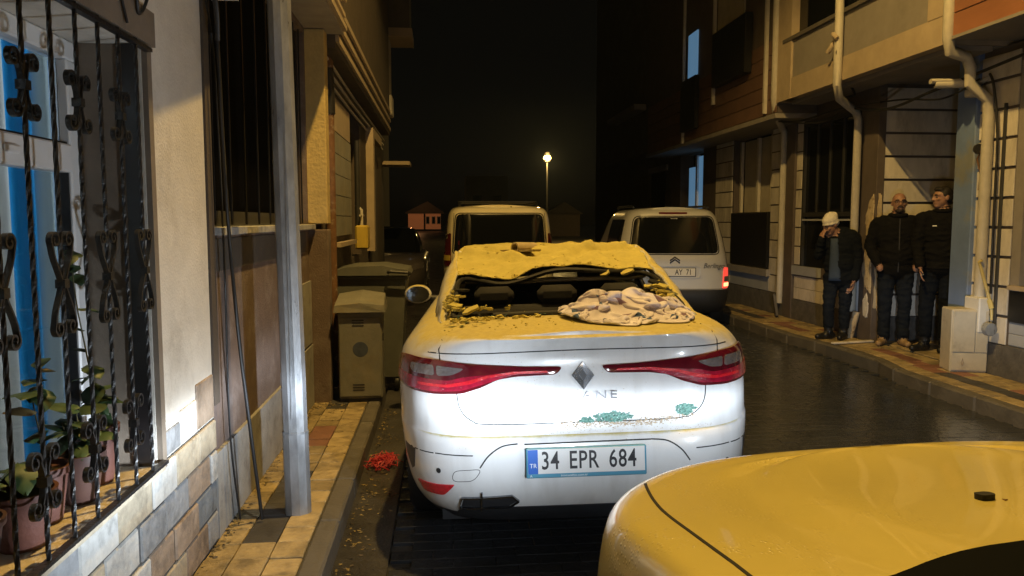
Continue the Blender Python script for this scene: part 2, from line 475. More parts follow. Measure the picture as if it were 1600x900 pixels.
# pvc window with curtain
win = empty('window', (0, 0, 0)); win.parent = h1; win.location = (0, 0, 0)
gx = T + .05
o1 = h1.location
def wpart(name, m, *boxes, bev=.006, parent=win):
    mb = MB()
    for b in boxes: mb.box(*b, bev=bev)
    mb.v = [(x - o1[0], y - o1[1], z - o1[2]) for x, y, z in mb.v]
    return obj(name, mb, m, parent)
FX0, FX1 = T - .01, T + .06
wpart('frame', 'pvc', (FX0, WY0, WZ1 - .07, FX1, WY1 - .02, WZ1 - .004), (FX0, WY0, WZ0 + .002, FX1, WY1 - .02, WZ0 + .07), (FX0, WY1 - .09, WZ0 + .071, FX1, WY1 - .021, WZ1 - .071), (FX0, WY0, WZ0 + .071, FX1, WY0 + .07, WZ1 - .071))
wpart('sash_rail', 'pvc', (FX0 + .005, WY0 + .072, 1.765, FX1 + .008, WY1 - .092, 1.86))
wpart('sash_stile', 'pvc', (FX0 + .005, 1.86, WZ0 + .072, FX1 + .006, 1.93, 1.764))
wpart('handle', 'pvc', (FX1 + .009, 2.36, 1.80, FX1 + .022, 2.44, 1.825))
wpart('gasket', 'cable', (FX0 + .02, WY1 - .098, WZ0 + .072, FX1 - .01, WY1 - .0915, 1.764), (FX0 + .02, WY0 + .072, 1.861, FX1 - .01, WY1 - .092, 1.868), bev=0)
wpart('pane', 'glass', (gx - .03, WY0 + .07, WZ0 + .07, gx - .024, WY1 - .09, 1.766), (gx - .03, WY0 + .07, 1.862, gx - .024, WY1 - .09, WZ1 - .07), bev=0)
cm = bpy.data.materials.new('curtain_cloth'); cm.use_nodes = True
nt = cm.node_tree; b = nt.nodes['Principled BSDF']
tc = nt.nodes.new('ShaderNodeTexCoord'); sp = nt.nodes.new('ShaderNodeSeparateXYZ'); nt.links.new(tc.outputs['Object'], sp.inputs[0])
rp_ = nt.nodes.new('ShaderNodeValToRGB'); nt.links.new(sp.outputs['Y'], rp_.inputs[0])
# stripes of the cloth along its width (object y, metres from 1.0)
mr = nt.nodes.new('ShaderNodeMapRange'); mr.inputs[1].default_value = -.2; mr.inputs[2].default_value = 2.2
nt.links.new(sp.outputs['Y'], mr.inputs[0]); nt.links.new(mr.outputs[0], rp_.inputs[0])
cr = rp_.color_ramp; cr.interpolation = 'LINEAR'
els = [(0, (.42, .46, .47)), (.60, (.45, .48, .48)), (.782, (.42, .46, .48)), (.787, (.012, .17, .42)), (.868, (.015, .22, .5)), (.873, (.28, .38, .44)), (1, (.3, .36, .38))]
while len(cr.elements) < len(els): cr.elements.new(.5)
for e, (p, c) in zip(cr.elements, els): e.position = p; e.color = (*c, 1)
nt.links.new(rp_.outputs[0], b.inputs['Base Color']); b.inputs['Roughness'].default_value = .9
tr = nt.nodes.new('ShaderNodeBsdfTranslucent'); nt.links.new(rp_.outputs[0], tr.inputs[0])
mx = nt.nodes.new('ShaderNodeMixShader'); mx.inputs[0].default_value = .6
nt.links.new(b.outputs[0], mx.inputs[1]); nt.links.new(tr.outputs[0], mx.inputs[2]); nt.links.new(mx.outputs[0], nt.nodes['Material Output'].inputs[0])
M['curtain_cloth'] = cm
cu = MB().grid(lambda u, v: (T - .09 + .02 * math.sin(u * 90) + .008 * math.sin(u * 211 + v), lerp(.9, 3.3, u), lerp(.72, 2.3, v)), 300, 8)
cu.v = [(x - o1[0], y - o1[1], z - o1[2]) for x, y, z in cu.v]
cur = obj('curtain', cu, 'curtain_cloth', None, 60)
cur.location = o1; tag(cur, 'grey and bright blue curtain hanging behind the barred window', 'curtain')
rl = empty('ceiling_lamp', (-2.3, 1.8, 2.5), 0, 'round white ceiling lamp inside the room behind the curtain', 'lamp')
mat('lamp_glow', (.9, .9, .9), .5, emit=(1, .96, .9), estr=3.0, var=0)
obj('shade', MB().lathe([(.02, 0), (.16, -.02), (.18, -.06), (.12, -.1), (.02, -.11)], (0, 0, 0), 20), 'lamp_glow', rl, 40)
ld = bpy.data.lights.new('ceiling_lamp_light', 'POINT'); ld.energy = 85; ld.color = (.92, .97, 1.0); ld.shadow_soft_size = .12
lo = bpy.data.objects.new('bulb', ld); COL.objects.link(lo); lo.parent = rl; lo.location = (0, 0, -.25)

# wrought iron grille
gl = empty('window_grille', (0, 0, 0)); gl.parent = h1
GX = .03      # relative to the wall plane
def rod(name, pts, r, n=4, twist=0, parent=gl, m='iron', sm=None, flat=None):
    return obj(name, MB().tube(pts, r, n, twist=twist, flat=flat), m, parent, sm)
bars = [1.02 + .145 * i for i in range(13)]
bar_me = MB().tube([(0, 0, lerp(WZ0 + .002, WZ1 - .004, i / 130)) for i in range(131)], .0068, 5, twist=.3).mesh('bar', 'iron')
for y in bars:
    link('bar', bar_me, gl, (GX, y - o1[1], 0))
for z in (WZ0 + .012, WZ1 - .02):
    obj('rail', MB().box(GX - .012, WY0 - o1[1], z - .006, GX + .012, WY1 - .0 - o1[1], z + .006), 'iron', gl)
def spiral(cy, cz, sy, sz, r0, turns=1.15, start=0.0, reach=None):
    """a flat bar curling: returns points in (y,z) from the bar out and into the curl"""
    pts = []
    for i in range(26):
        t = i / 25
        a = start + turns * 2 * PI * t
        r = r0 * (1 - .72 * t)
        pts.append((cy + sy * r * math.cos(a), cz + sz * r * math.sin(a)))
    return pts
def ribbon(pts2, w=.015, th=.0032):
    mb = MB(); vs = []; n = len(pts2)
    for i, (y, z) in enumerate(pts2):
        a = pts2[max(0, i - 1)]; b = pts2[min(n - 1, i + 1)]
        ty, tz = b[0] - a[0], b[1] - a[1]; l = math.hypot(ty, tz) or 1
        ny, nz = -tz / l * th, ty / l * th
        for (dx, s) in ((-w / 2, 1), (w / 2, 1), (w / 2, -1), (-w / 2, -1)): vs.append((dx, y + ny * s, z + nz * s))
    fs = []
    for i in range(n - 1):
        for k in range(4): fs.append((i * 4 + k, i * 4 + (k + 1) % 4, i * 4 + 4 + (k + 1) % 4, i * 4 + 4 + k))
    fs += [(3, 2, 1, 0), tuple((n - 1) * 4 + k for k in range(4))]
    return mb.add(vs, fs)
def curl_group(kind):
    mb = MB()
    if kind == 'cross':      # four curls round a collar
        for sy in (-1, 1):
            for sz in (-1, 1):
                p = [(.006 * sy, 0.0), (.012 * sy, .03 * sz), (.022 * sy, .052 * sz)]
                p += spiral(.046 * sy, .058 * sz, -sy, sz, .027, 1.2)
                q = ribbon(p); mb.add(q.v, q.f)
    else:                    # tall lyre, curls at both ends and a waist
        for sy in (-1, 1):
            for sz in (-1, 1):
                p = [(.008 * sy, 0.0)] + [(sy * (.008 + .046 * math.sin(t * PI / 2) ** 1.5), sz * .11 * t) for t in (.15, .3, .45, .6, .75, .9)]
                p += spiral(.036 * sy, .118 * sz, sy, sz, .024, 1.15)
                q = ribbon(p); mb.add(q.v, q.f)
    mb.box(-.013, -.013, -.012, .013, .013, .012)
    return mb.mesh('scroll', 'iron', 50)
sc_cross, sc_lyre = curl_group('cross'), curl_group('lyre')
for i, y in enumerate(bars):
    yy = y - o1[1]
    if i % 2 == 1:
        link('scroll', sc_cross, gl, (GX, yy, 1.935)); link('scroll', sc_cross, gl, (GX, yy, .93), scale=(1, 1.05, 1.05))
    else:
        link('scroll', sc_lyre, gl, (GX, yy, 1.43))

# potted plants between grille and window
def leaf_mesh(w, l, m):
    vs = []; fs = []
    prof = [(0, .02), (.2, .75), (.45, 1), (.7, .75), (.9, .3), (1, .02)]
    for t, k in prof:
        z = -.35 * l * t * t
        vs += [(-w * k / 2, l * t, z - .004), (0, l * t, z + w * .12 * 0), (w * k / 2, l * t, z - .004)]
    for i in range(len(prof) - 1):
        a = i * 3; fs += [(a, a + 1, a + 4, a + 3), (a + 1, a + 2, a + 5, a + 4)]
    return MB().add(vs, fs).mesh('leaf', m, 70)
leaf_a, leaf_b = leaf_mesh(.06, .075, 'leaf'), leaf_mesh(.05, .06, 'leaf_dry')
pr = random.Random(9)
def potted(x, y, r, h, m, stems, label):
    p = empty('potted_plant', (x, y, WZ0 + .003), 0, label, 'plant', 'pots on the window sill')
    obj('pot', MB().lathe([(r * .68, 0), (r * .72, .004), (r * .97, h * .86), (r * 1.08, h * .87), (r * 1.1, h), (r * .98, h), (r * .94, h * .9), (r * .1, h * .88)], n=24), m, p, 35)
    obj('soil', MB().lathe([(r * .93, h * .87), (r * .5, h * .91), (.001, h * .92)], n=16), 'soil', p)
    for (hx, hy, hh, nl, lm) in stems:
        pts = [(hx * t + .01 * math.sin(5 * t + hh), hy * t, h * .86 + hh * t) for t in [i / 6 for i in range(7)]]
        obj('stem', MB().tube(pts, [.004 - .0022 * i / 6 for i in range(7)], 6), 'stem', p, 60)
        for k in range(nl):
            t = pr.uniform(.35, 1.0) if k else 1.0
            q = Vector((hx * t, hy * t, h * .86 + hh * t))
            s = pr.uniform(.7, 1.35)
            link('leaf', leaf_a if lm == 0 or pr.random() < .5 else leaf_b, p, q, (pr.uniform(-.5, .7), pr.uniform(-.3, .3), pr.uniform(0, 6.28)), (s, s, s))
PX = LW - .12
potted(PX - .01, 1.98, .075, .15, 'plastic_pot', [(0, .02, .10, 7, 0), (.02, -.02, .08, 6, 0)], 'dark red plastic pot at the near end of the barred sill')
potted(PX + .015, 2.17, .085, .16, 'terracotta', [(.0, .0, .10, 8, 0), (-.03, .03, .07, 6, 0), (.02, .0, .05, 6, 0)], 'large terracotta pot with low leafy plant on the barred sill')
potted(PX - .02, 2.35, .075, .17, 'terracotta', [(.0, .05, .34, 7, 1), (.01, -.02, .26, 5, 1)], 'terracotta pot with tall thin dry stem on the barred sill')
potted(PX + .01, 2.52, .075, .16, 'plastic_pot', [(.0, .03, .16, 9, 0), (-.03, -.01, .12, 8, 0), (.03, .02, .10, 7, 0)], 'brown pot with bushy green plant on the barred sill')
potted(PX - .01, 2.70, .068, .20, 'terracotta', [(-.02, -.06, .62, 9, 0), (.0, .02, .14, 8, 0), (.02, -.02, .22, 7, 0)], 'brown pot with tall leafy plant at the far end of the sill')

# ------------------------------------------------------------------ left: mauve house with big dark window
h2 = empty('mauve_house', (LW, 4.5, 0), 0, 'mauve brown house with a big dark barred opening behind the lamp pole', 'house')
X2 = LW - .012
OY0, OY1, OZ0, OZ1 = 3.70, 6.26, 1.60, 3.06
part('wall', 'mauve_plaster', h2, (X2 - .3, 3.588, 0, X2, OY0, 3.105), (X2 - .3, OY1, 0, X2, 6.30, 3.105), (X2 - .3, OY0, 0, X2, OY1, OZ0 - .07), (X2 - .3, OY0, OZ1, X2, OY1, 3.105))
part('edge_strip', 'brown_plaster', h2, (X2 + .001, 3.59, .75, X2 + .022, 3.668, 3.0))
part('plinth', 'grey_plaster', h2, (X2 + .001, 3.60, .10, X2 + .02, 5.1, .52), (X2 + .001, 5.101, .10, X2 + .018, 6.29, .60))
part('plaster_patch', 'grey_plaster', h2, (X2 + .001, 5.72, .62, X2 + .014, 6.29, 1.12))
part('sill', 'stone_pale', h2, (X2 - .25, OY0 + .002, OZ0 - .068, X2 + .06, 6.296, OZ0 - .028), bev=.004)
part('window_frame', 'black_panel', h2, (X2 - .16, OY0 + .002, OZ0 - .026, X2 - .05, OY1 - .002, OZ0 + .05), (X2 - .16, OY1 - .09, OZ0 + .051, X2 - .05, OY1 - .002, OZ1 - .002), (X2 - .16, OY0 + .002, OZ0 + .051, X2 - .05, OY0 + .05, OZ1 - .002))
part('sill_shade_band', 'dark_plaster', h2, (X2 + .001, OY0, 1.36, X2 + .009, 6.12, 1.515))  # shadow under the sill, put in as a dark strip
part('room', 'void', h2, (-3.6, 3.6, .5, -3.5, 6.3, 3.1), (-3.5, 3.6, .5, X2 - .31, 3.65, 3.1), (-3.5, 6.2, .5, X2 - .31, 6.28, 3.1), (-3.5, 3.65, 3.0, X2 - .31, 6.2, 3.1), (-3.5, 3.65, .5, X2 - .31, 6.2, .55))
part('pane', 'void', h2, (X2 - .11, OY0 + .05, OZ0 + .05, X2 - .10, OY1 - .09, OZ1 - .002))
for y in (3.83, 4.13, 4.43, 4.73, 5.03, 5.33, 5.63, 5.93, 6.15):
    obj('bar', local(h2, MB().tube([(X2 - .02, y, OZ0 - .02), (X2 - .02, y, OZ1)], .006, 6)), 'black_panel', h2)
part('pilaster', 'yellow_plaster', h2, (X2 - .3, 6.303, 1.575, LW + .14, 6.47, 3.105), bev=.006)
part('pilaster_base', 'mauve_plaster', h2, (X2 - .3, 6.303, 0, LW + .14, 6.47, 1.53), bev=.006)
part('upper_floor', 'soffit', h2, (X2 - .3, 3.71, 3.11, LW + .27, 6.50, 8.0))
part('moulding', 'slab_beige', h2, (LW + .271, 3.72, 3.13, LW + .30, 6.49, 3.17), (LW + .271, 3.72, 3.24, LW + .29, 6.49, 3.27), (LW + .271, 3.72, 3.36, LW + .30, 6.49, 3.40))

# ------------------------------------------------------------------ left: brown house further on
h3 = empty('brown_house', (LW, 9, 0), 0, 'dim brown house with pipes and a gas meter beyond the cabinet', 'house')
X3 = LW + .06
part('wall', 'brown_plaster', h3, (X3 - .3, 6.503, 0, X3, 8.6, 3.0), (X3 - .3, 8.6, 0, X3, 9.6, 1.2), (X3 - .3, 8.6, 2.9, X3, 9.6, 3.0), (X3 - .3, 9.6, 0, X3, 13.0, 3.0))
part('upper_floor', 'brown_plaster', h3, (X3 - .3, 6.503, 3.004, X3 + .14, 13.0, 8.0))
for z, xo in ((2.78, .02), (2.85, .035), (2.92, .05)):
    obj('conduit', local(h3, MB().tube([(X3 + xo, 6.62, z + .03), (X3 + xo, 8.5, z), (X3 + xo, 12.9, z - .01)], .014, 6)), 'cream_pipe', h3, 60)
for z in (3.06, 3.2, 3.34): part('moulding', 'slab_beige', h3, (X3 + .141, 6.52, z, X3 + .165, 12.9, z + .05))
part('sheet_panel', 'slab_beige', h3, (X3 + .001, 7.15, 2.42, X3 + .03, 8.35, 2.72))
for i in range(5):
    part('grille_row', 'cabinet_paint', h3, (X3 + .001, 7.15, 1.46 + i * .19, X3 + .035, 8.35, 1.46 + i * .19 + .183))
part('door_frame', 'slab_beige', h3, (X3 + .001, 10.35, 1.2, X3 + .10, 10.55, 2.82), (X3 + .001, 10.551, 2.7, X3 + .10, 11.8, 2.82))
part('door', 'dark_plaster', h3, (X3 + .001, 10.56, .15, X3 + .02, 11.8, 2.69))
part('ledge', 'slab_beige', h3, (X3 + .001, 7.1, 1.36, X3 + .08, 8.4, 1.40))
obj('drain_pipe', local(h3, MB().tube([(X3 - .0, 6.72, 3.0), (X3 + .05, 6.72, 2.93), (X3 + .05, 6.72, 2.5), (X3 + .05, 6.72, .9), (X3 + .05, 6.72, .16)], .042, 12)), 'rust_pipe', h3, 50)
obj('black_pipe', local(h3, MB().tube([(X3 + .045, 6.72, 2.88), (X3 + .052, 6.72, 2.5)], .05, 12)), 'cable', h3, 50)
obj('pipe', local(h3, MB().tube([(X3 + .04, 8.9, 2.5), (X3 + .04, 8.9, 1.5)], .03, 10)), 'dark_metal', h3, 50)
part('gas_meter', 'meter_yellow', h3, (X3 + .02, 8.75, 1.28, X3 + .16, 9.05, 1.55), bev=.02)
obj('valve', local(h3, MB().tube([(X3 + .08, 8.9, 1.55), (X3 + .08, 8.9, 1.72), (X3 + .02, 8.9, 1.78)], .02, 8).tube([(X3 + .08, 8.75, 1.66), (X3 + .08, 9.1, 1.66)], .012, 8)), 'cream_pipe', h3, 50)
# farther left houses
h4 = empty('dark_house', (-1.9, 14, 0), 0, 'unlit house with jutting slabs farthest along the left side', 'house')
part('wall', 'dark_plaster', h4, (-2.6, 18.5, 0, -2.3, 34, 9))
part('front_wall', 'dark_plaster', h4, (-1.36, 13.02, 0, -1.05, 14.0, 9), (-3, 33, 0, -2.31, 34.1, 9))
part('balcony_slab', 'slab_beige', h4, (-1.049, 13.05, 4.62, -.48, 13.9, 4.76))
part('balcony_front', 'dark_plaster', h4, (-1.049, 13.1, 4.762, -.52, 13.85, 5.5))
part('awning', 'slab_beige', h4, (-1.049, 13.3, 2.55, -.55, 13.9, 2.61))
part('ac_unit', 'cctv', h4, (-1.049, 12.7 + .35, 3.35, -.82, 13.5, 3.68), bev=.02)
part('bay', 'soffit', h4, (-1.049, 13.02, 3.69, -.86, 13.6, 4.61))
# ------------------------------------------------------------------ right side houses
def boards_x(parent, x, y0, y1, z0, z1, pitch, m, gap=.014, th=.016, gapm=None):
    """horizontal boards on a wall that faces -x"""
    z = z0
    if gapm: part('backing', gapm, parent, (x, y0, z0, x + .01, y1, z1))
    while z < z1 - .03:
        t = min(z + pitch, z1)
        part('board', m, parent, (x - th, y0, z, x - .0005, y1, t - gap), bev=.003)
        z += pitch
def boards_y(parent, y, x0, x1, z0, z1, pitch, m, gap=.02, th=.016):
    z = z0
    while z < z1 - .03:
        t = min(z + pitch, z1)
        part('board', m, parent, (x0, y - th, z, x1, y - .0005, t - gap), bev=.003)
        z += pitch

hb = empty('clad_house', (RW, 9, 0), 0, 'house clad in pale boards with an entrance recess where the men stand', 'house')
# ground floor core walls behind the cladding, openings left free
part('wall', 'pillar_brown', hb, (RW, 6.72, 0, RW + .3, 7.31, 3.24), (RW, 8.97, 0, RW + .3, 9.45, 3.24), (RW, 9.45, 0, RW + .3, 10.98, .93), (RW, 10.98, 0, RW + .3, 11.62, 3.24), (RW, 9.45, 3.02, RW + .3, 10.98, 3.24),
     (RW + .3, 8.97, 0, 7.2, 9.2, 3.24), (7.0, 7.31, 0, 7.2, 8.97, 3.24), (RW + .31, 7.0, 0, 7.0, 7.3, 3.24))
part('recess_ceiling', 'slab_grey', hb, (RW - .09, 7.0, 3.2401, 7.2, 9.2, 3.2485))
part('room_backs', 'void', hb, (RW + 1.5, 9.2, 0, RW + 1.6, 12, 3.3)) if False else None
part('plinth', 'plinth', hb, (RW - .035, 6.72, .1, RW - .001, 7.31, .42), (RW - .035, 9.02, .1, RW - .001, 11.62, .42), (RW + .02, 8.93, .1, 7.0, 8.965, .42))
part('pillar', 'pillar_blue', hb, (RW - .06, 7.24, .1, RW + .34, 7.53, 3.245), bev=.01)
boards_y(hb, 8.96, RW + .03, 6.99, .43, 3.22, .28, 'siding_white', gap=.028)
part('corner_column', 'pillar_brown', hb, (RW - .07, 8.93, .1, RW + .028, 9.24, 3.24), bev=.006)
# peeled plaster lumps on the corner column
def lump(name, m, parent, pts, x, th, seed, axis='x'):
    """an irregular flake: outline (y,z) with a rough face"""
    rq = random.Random(seed)
    out = []
    n = len(pts)
    for i in range(n):
        a, b = pts[i], pts[(i + 1) % n]
        for k in range(5):
            t = k / 5
            out.append((lerp(a[0], b[0], t) + rq.uniform(-.012, .012), lerp(a[1], b[1], t) + rq.uniform(-.015, .015)))
    cy = sum(p[0] for p in out) / len(out); cz = sum(p[1] for p in out) / len(out)
    vs = [(x, p[0], p[1]) for p in out] + [(x - th * rq.uniform(.5, 1), lerp(cy, p[0], .93), lerp(cz, p[1], .96)) for p in out] + [(x - th, cy, cz)]
    n = len(out)
    fs = [(i, (i + 1) % n, n + (i + 1) % n, n + i) for i in range(n)] + [(n + i, n + (i + 1) % n, 2 * n) for i in range(n)]
    if axis == 'y': vs = [(b, a, c) for a, b, c in vs]
    return obj(name, local(parent, MB().add(vs, fs)), m, parent, 30)
lump('bare_plaster', 'peeled', hb, [(8.95, 1.32), (9.10, 1.42), (9.14, 1.62), (9.06, 1.86), (8.96, 1.92)], RW - .0705, .012, 1)
lump('bare_plaster', 'peeled', hb, [(8.95, .70), (9.08, .78), (9.18, 1.0), (9.12, 1.28), (8.97, 1.30)], RW - .0705, .012, 2)
lump('bare_plaster', 'white_plaster', hb, [(9.02, .40), (9.10, .42), (9.13, .62), (9.05, .70), (8.99, .56)], RW - .0705, .008, 3)
lump('bare_plaster', 'peeled', hb, [(5.25, .55), (5.30, .5), (5.31, 1.9), (5.26, 1.95), (5.235, 1.5), (5.25, 1.1)], 8.929, .01, 4, 'y')
# dark shuttered opening
part('void', 'void', hb, (RW + .32, 9.45, .9, RW + .36, 10.98, 3.05))
part('shutter_frame', 'dark_metal', hb, (RW - .02, 9.452, .935, RW + .05, 9.50, 3.018), (RW - .02, 10.93, .935, RW + .05, 10.978, 3.018), (RW - .02, 9.501, 2.96, RW + .05, 10.929, 3.018), (RW - .02, 9.501, 1.66, RW + .05, 10.929, 1.72))
part('shutter_trim', 'siding_grey', hb, (RW - .03, 9.501, 1.60, RW - .005, 10.929, 1.625))
part('shop_glass', 'black_glass', hb, (RW + .02, 9.5, 1.721, RW + .03, 10.93, 2.96), (RW + .02, 9.5, .936, RW + .03, 10.93, 1.659))
for yy in (9.86, 10.22, 10.57): part('mullion', 'dark_metal', hb, (RW - .0, yy, 1.721, RW + .02, yy + .03, 2.96))
part('sill_panel', 'siding_grey', hb, (RW - .05, 10.36, .80, RW - .001, 11.18, .93))
part('broken_panel', 'siding_grey', hb, (RW - .06, 9.27, .43, RW - .002, 9.98, .92), bev=.02)
part('broken_panel_opening', 'void', hb, (RW - .062, 9.33, .62, RW - .0601, 9.62, .73))
boards_x(hb, RW - .001, 9.99, 11.15, .43, .79, .175, 'siding_white', gap=.006)
boards_x(hb, RW - .001, 11.0, 11.17, .95, 3.2, .28, 'siding_white', gap=.02)
part('column', 'pillar_brown', hb, (RW - .05, 11.18, .1, RW - .002, 11.45, 3.24))
boards_x(hb, RW - .001, 6.74, 7.30, .43, 3.2, .28, 'siding_white', gap=.028)
# slab and parapet of the first floor
part('slab', 'slab_beige', hb, (RU, 6.98, 3.25, RW + .3, 10.45, 3.52))
part('soffit_board', 'slab_grey', hb, (RU + .12, 7.0, 3.2, RW - .1, 10.4, 3.248))
part('parapet', 'slab_grey', hb, (RU + .02, 7.02, 3.521, RW + .3, 10.44, 4.02))
part('parapet_cap', 'dark_plaster', hb, (RU - .02, 7.0, 4.021, RU + .25, 10.45, 4.07))
part('upper_glass', 'black_glass', hb, (RU + .1, 7.0, 4.071, RU + .14, 10.44, 7.5))
part('corner_post', 'slab_beige', hb, (RU - .01, 10.2, 3.0 + .25, RU + .3, 10.62, 7.5))
part('near_post', 'slab_beige', hb, (RU - .005, 6.985, 3.521, RU + .3, 7.25, 7.5))
part('window_post', 'cream_pipe', hb, (RU + .02, 8.42, 4.071, RU + .09, 8.52, 7.5))
obj('drain_pipe', local(hb, MB().tube([(RU - .05, 8.86, 7.5), (RU - .05, 8.86, 3.5), (RU - .05, 8.86, 3.2), (RU + .05, 8.98, 3.06), (RW - .16, 9.30, 2.95), (RW - .10, 9.345, 2.86), (RW - .10, 9.345, .45)], .05, 12)), 'cream_pipe', hb, 40)
obj('drain_pipe', local(hb, MB().tube([(RU - .02, 10.66, 7.5), (RU - .02, 10.66, 3.3), (RU + .06, 10.78, 3.12), (RW - .12, 11.5, 3.02), (RW - .06, 11.54, 2.95), (RW - .06, 11.54, .32)], .05, 12)), 'cream_pipe', hb, 40)
obj('drain_pipe', local(hb, MB().tube([(RU + .0, 6.93, 7.5), (RU + .0, 6.93, 3.5), (RU + .0, 6.93, 3.3), (RU + .05, 6.97, 3.18), (RU + .24, 7.0, 3.14), (RU + .30, 7.02, 3.04), (RU + .30, 7.02, 2.9), (RW - .1, 7.04, 2.76), (RW - .07, 7.05, 2.6), (RW - .07, 7.05, .60)], .052, 12)), 'cream_pipe', hb, 40)
part('pipe_boot', 'white_pipe', hb, (RW - .15, 6.93, .52, RW - .04, 7.15, .86), bev=.01)
obj('thin_pipe', local(hb, MB().tube([(RW - .09, 7.02, .53), (RW - .09, 7.02, .13)], .018, 8)), 'white_pipe', hb, 40)

hc = empty('brown_clad_house', (RW, 14, 0), 0, 'dim house with brown boarded upper floor and a blue lit window behind the silver van', 'house')
part('wall', 'pillar_brown', hc, (RW, 11.622, 0, RW + .3, 12.1, 3.1), (RW, 12.1, 0, RW + .3, 13.7, .88), (RW, 13.7, 0, RW + .3, 15.4, 3.1), (RW, 15.4, 0, RW + .3, 16.9, 1.85), (RW, 16.9, 0, RW + .3, 17.6, 3.1))
part('plinth', 'plinth', hc, (RW - .035, 11.622, .1, RW - .001, 17.6, .45))
boards_x(hc, RW - .001, 11.66, 12.06, .46, 3.08, .28, 'siding_white', gap=.02)
boards_x(hc, RW - .001, 13.75, 14.6, .46, 3.08, .28, 'siding_white', gap=.02)
boards_x(hc, RW - .001, 12.07, 13.74, .46, .70, .24, 'siding_grey', gap=.01)
part('window_frame', 'cream_pipe', hc, (RW + .05, 12.2, 1.75, RW + .1, 12.25, 3.0), (RW + .05, 12.75, 1.75, RW + .1, 12.83, 3.0), (RW + .05, 13.5, 1.75, RW + .1, 13.56, 3.0))
part('curtain_panel', 'curtain_pale', hc, (RW + .12, 12.25, 1.75, RW + .14, 13.5, 3.0))
part('pane', 'black_glass', hc, (RW + .2, 12.1, .88, RW + .21, 13.7, 3.1))
part('balcony_panel', 'black_panel', hc, (RW - .04, 12.12, .82, RW + .04, 13.72, 1.74), bev=.01)
part('sill', 'slab_grey', hc, (RW - .08, 12.02, .70, RW + .0, 13.78, .81))
part('lit_pane', 'window_lit', hc, (RW + .1, 15.45, 1.86, RW + .12, 15.95, 2.95), (RW + .1, 16.05, 1.86, RW + .12, 16.6, 2.75))
part('window_mullion', 'pvc', hc, (RW + .06, 15.951, 1.86, RW + .125, 16.049, 2.98))
part('room', 'void', hc, (RW + 2.0, 11.6, 0, RW + 2.1, 17.7, 3.3), (RW + .3, 17.61, 0, RW + 2.0, 17.7, 3.3), (RW + .3, 11.5, 0, RW + 2.0, 11.6, 3.3), (RW + .302, 11.61, 3.0, RW + 2.0, 17.6, 3.3))
part('upper_floor', 'pillar_brown', hc, (RU + .02, 10.63, 3.12, RW + .3, 17.6, 8))
part('slab', 'slab_grey', hc, (RU - .01, 10.64, 3.05, RW + .3, 17.6, 3.118))
boards_x(hc, RU + .019, 10.66, 17.5, 3.13, 4.2, .21, 'siding_brown', gap=.01)
part('balcony_front', 'black_panel', hc, (RU - .12, 11.55, 3.85, RU + .0, 13.0, 4.75), bev=.01)
part('post', 'cream_pipe', hc, (RU - .05, 10.95, 3.15, RU + .0, 11.0, 7), (RU - .05, 13.12, 3.6, RU + .0, 13.18, 7), (RU - .05, 14.8, 3.1, RU + .0, 14.85, 7))
part('upper_window', 'curtain_pale', hc, (RU - .005, 11.9, 4.78, RU + .015, 13.05, 7))
part('lit_pane', 'window_lit', hc, (RU - .01, 14.1, 4.3, RU + .015, 14.62, 5.1))
part('balcony_rail', 'black_panel', hc, (RU - .1, 13.9, 3.3, RU - .03, 14.78, 4.25))

ha = empty('orange_clad_house', (RW, 5, 0), 0, 'nearest house on the right with orange boarded upper floor', 'house')
part('wall', 'slab_grey', ha, (RW, 6.2, .0, RW + .3, 6.715, .95), (RW, -2, 0, RW + .3, 6.2, .95), (RW, -2, 3.06, RW + .3, 6.715, 3.27))
part('window_frame', 'slab_grey', ha, (RW - .02, 6.60, .951, RW + .2, 6.715, 3.06), (RW - .02, 4.9, .951, RW + .2, 5.0, 3.06))
part('pane', 'black_glass', ha, (RW + .12, 5.0, .951, RW + .14, 6.6, 3.06))
part('sill', 'slab_beige', ha, (RW - .06, 4.9, .96, RW - .021, 6.7, 1.0))
part('black_panel', 'black_panel', ha, (RW - .03, 4.9, .66, RW - .001, 6.7, .95))
boards_x(ha, RW - .001, 4.9, 6.70, .44, .65, .11, 'siding_grey', gap=.004)
part('plinth', 'plinth', ha, (RW - .05, -2, .1, RW - .001, 6.715, .43))
part('soffit', 'slab_grey', ha, (RU, -2, 3.272, RW + .3, 6.90, 3.30))
part('upper_wall', 'slab_grey', ha, (RU + .03, -2, 3.301, RW + .3, 6.90, 7.5))
boards_x(ha, RU + .029, 4.2, 6.90, 3.302, 5.0, .21, 'siding_orange', gap=.01)
hd = empty('far_right_house', (RW, 22, 0), 0, 'unlit house farthest along the right side', 'house')
part('wall', 'dark_plaster', hd, (RW + .1, 17.61, 0, RW + .4, 27, 8.5))
part('bay', 'dark_plaster', hd, (RU + .1, 17.62, 3.2, RW + .09, 24, 8.5))
part('window', 'void', hd, (RW + .08, 18.4, 1.3, RW + .099, 19.6, 2.8))
part('lintel', 'slab_grey', hd, (RW + .05, 18.2, 2.81, RW + .099, 19.8, 2.95))
part('balcony_slab', 'slab_grey', hd, (RU - .2, 18.0, 4.2, RU + .09, 21, 4.33))

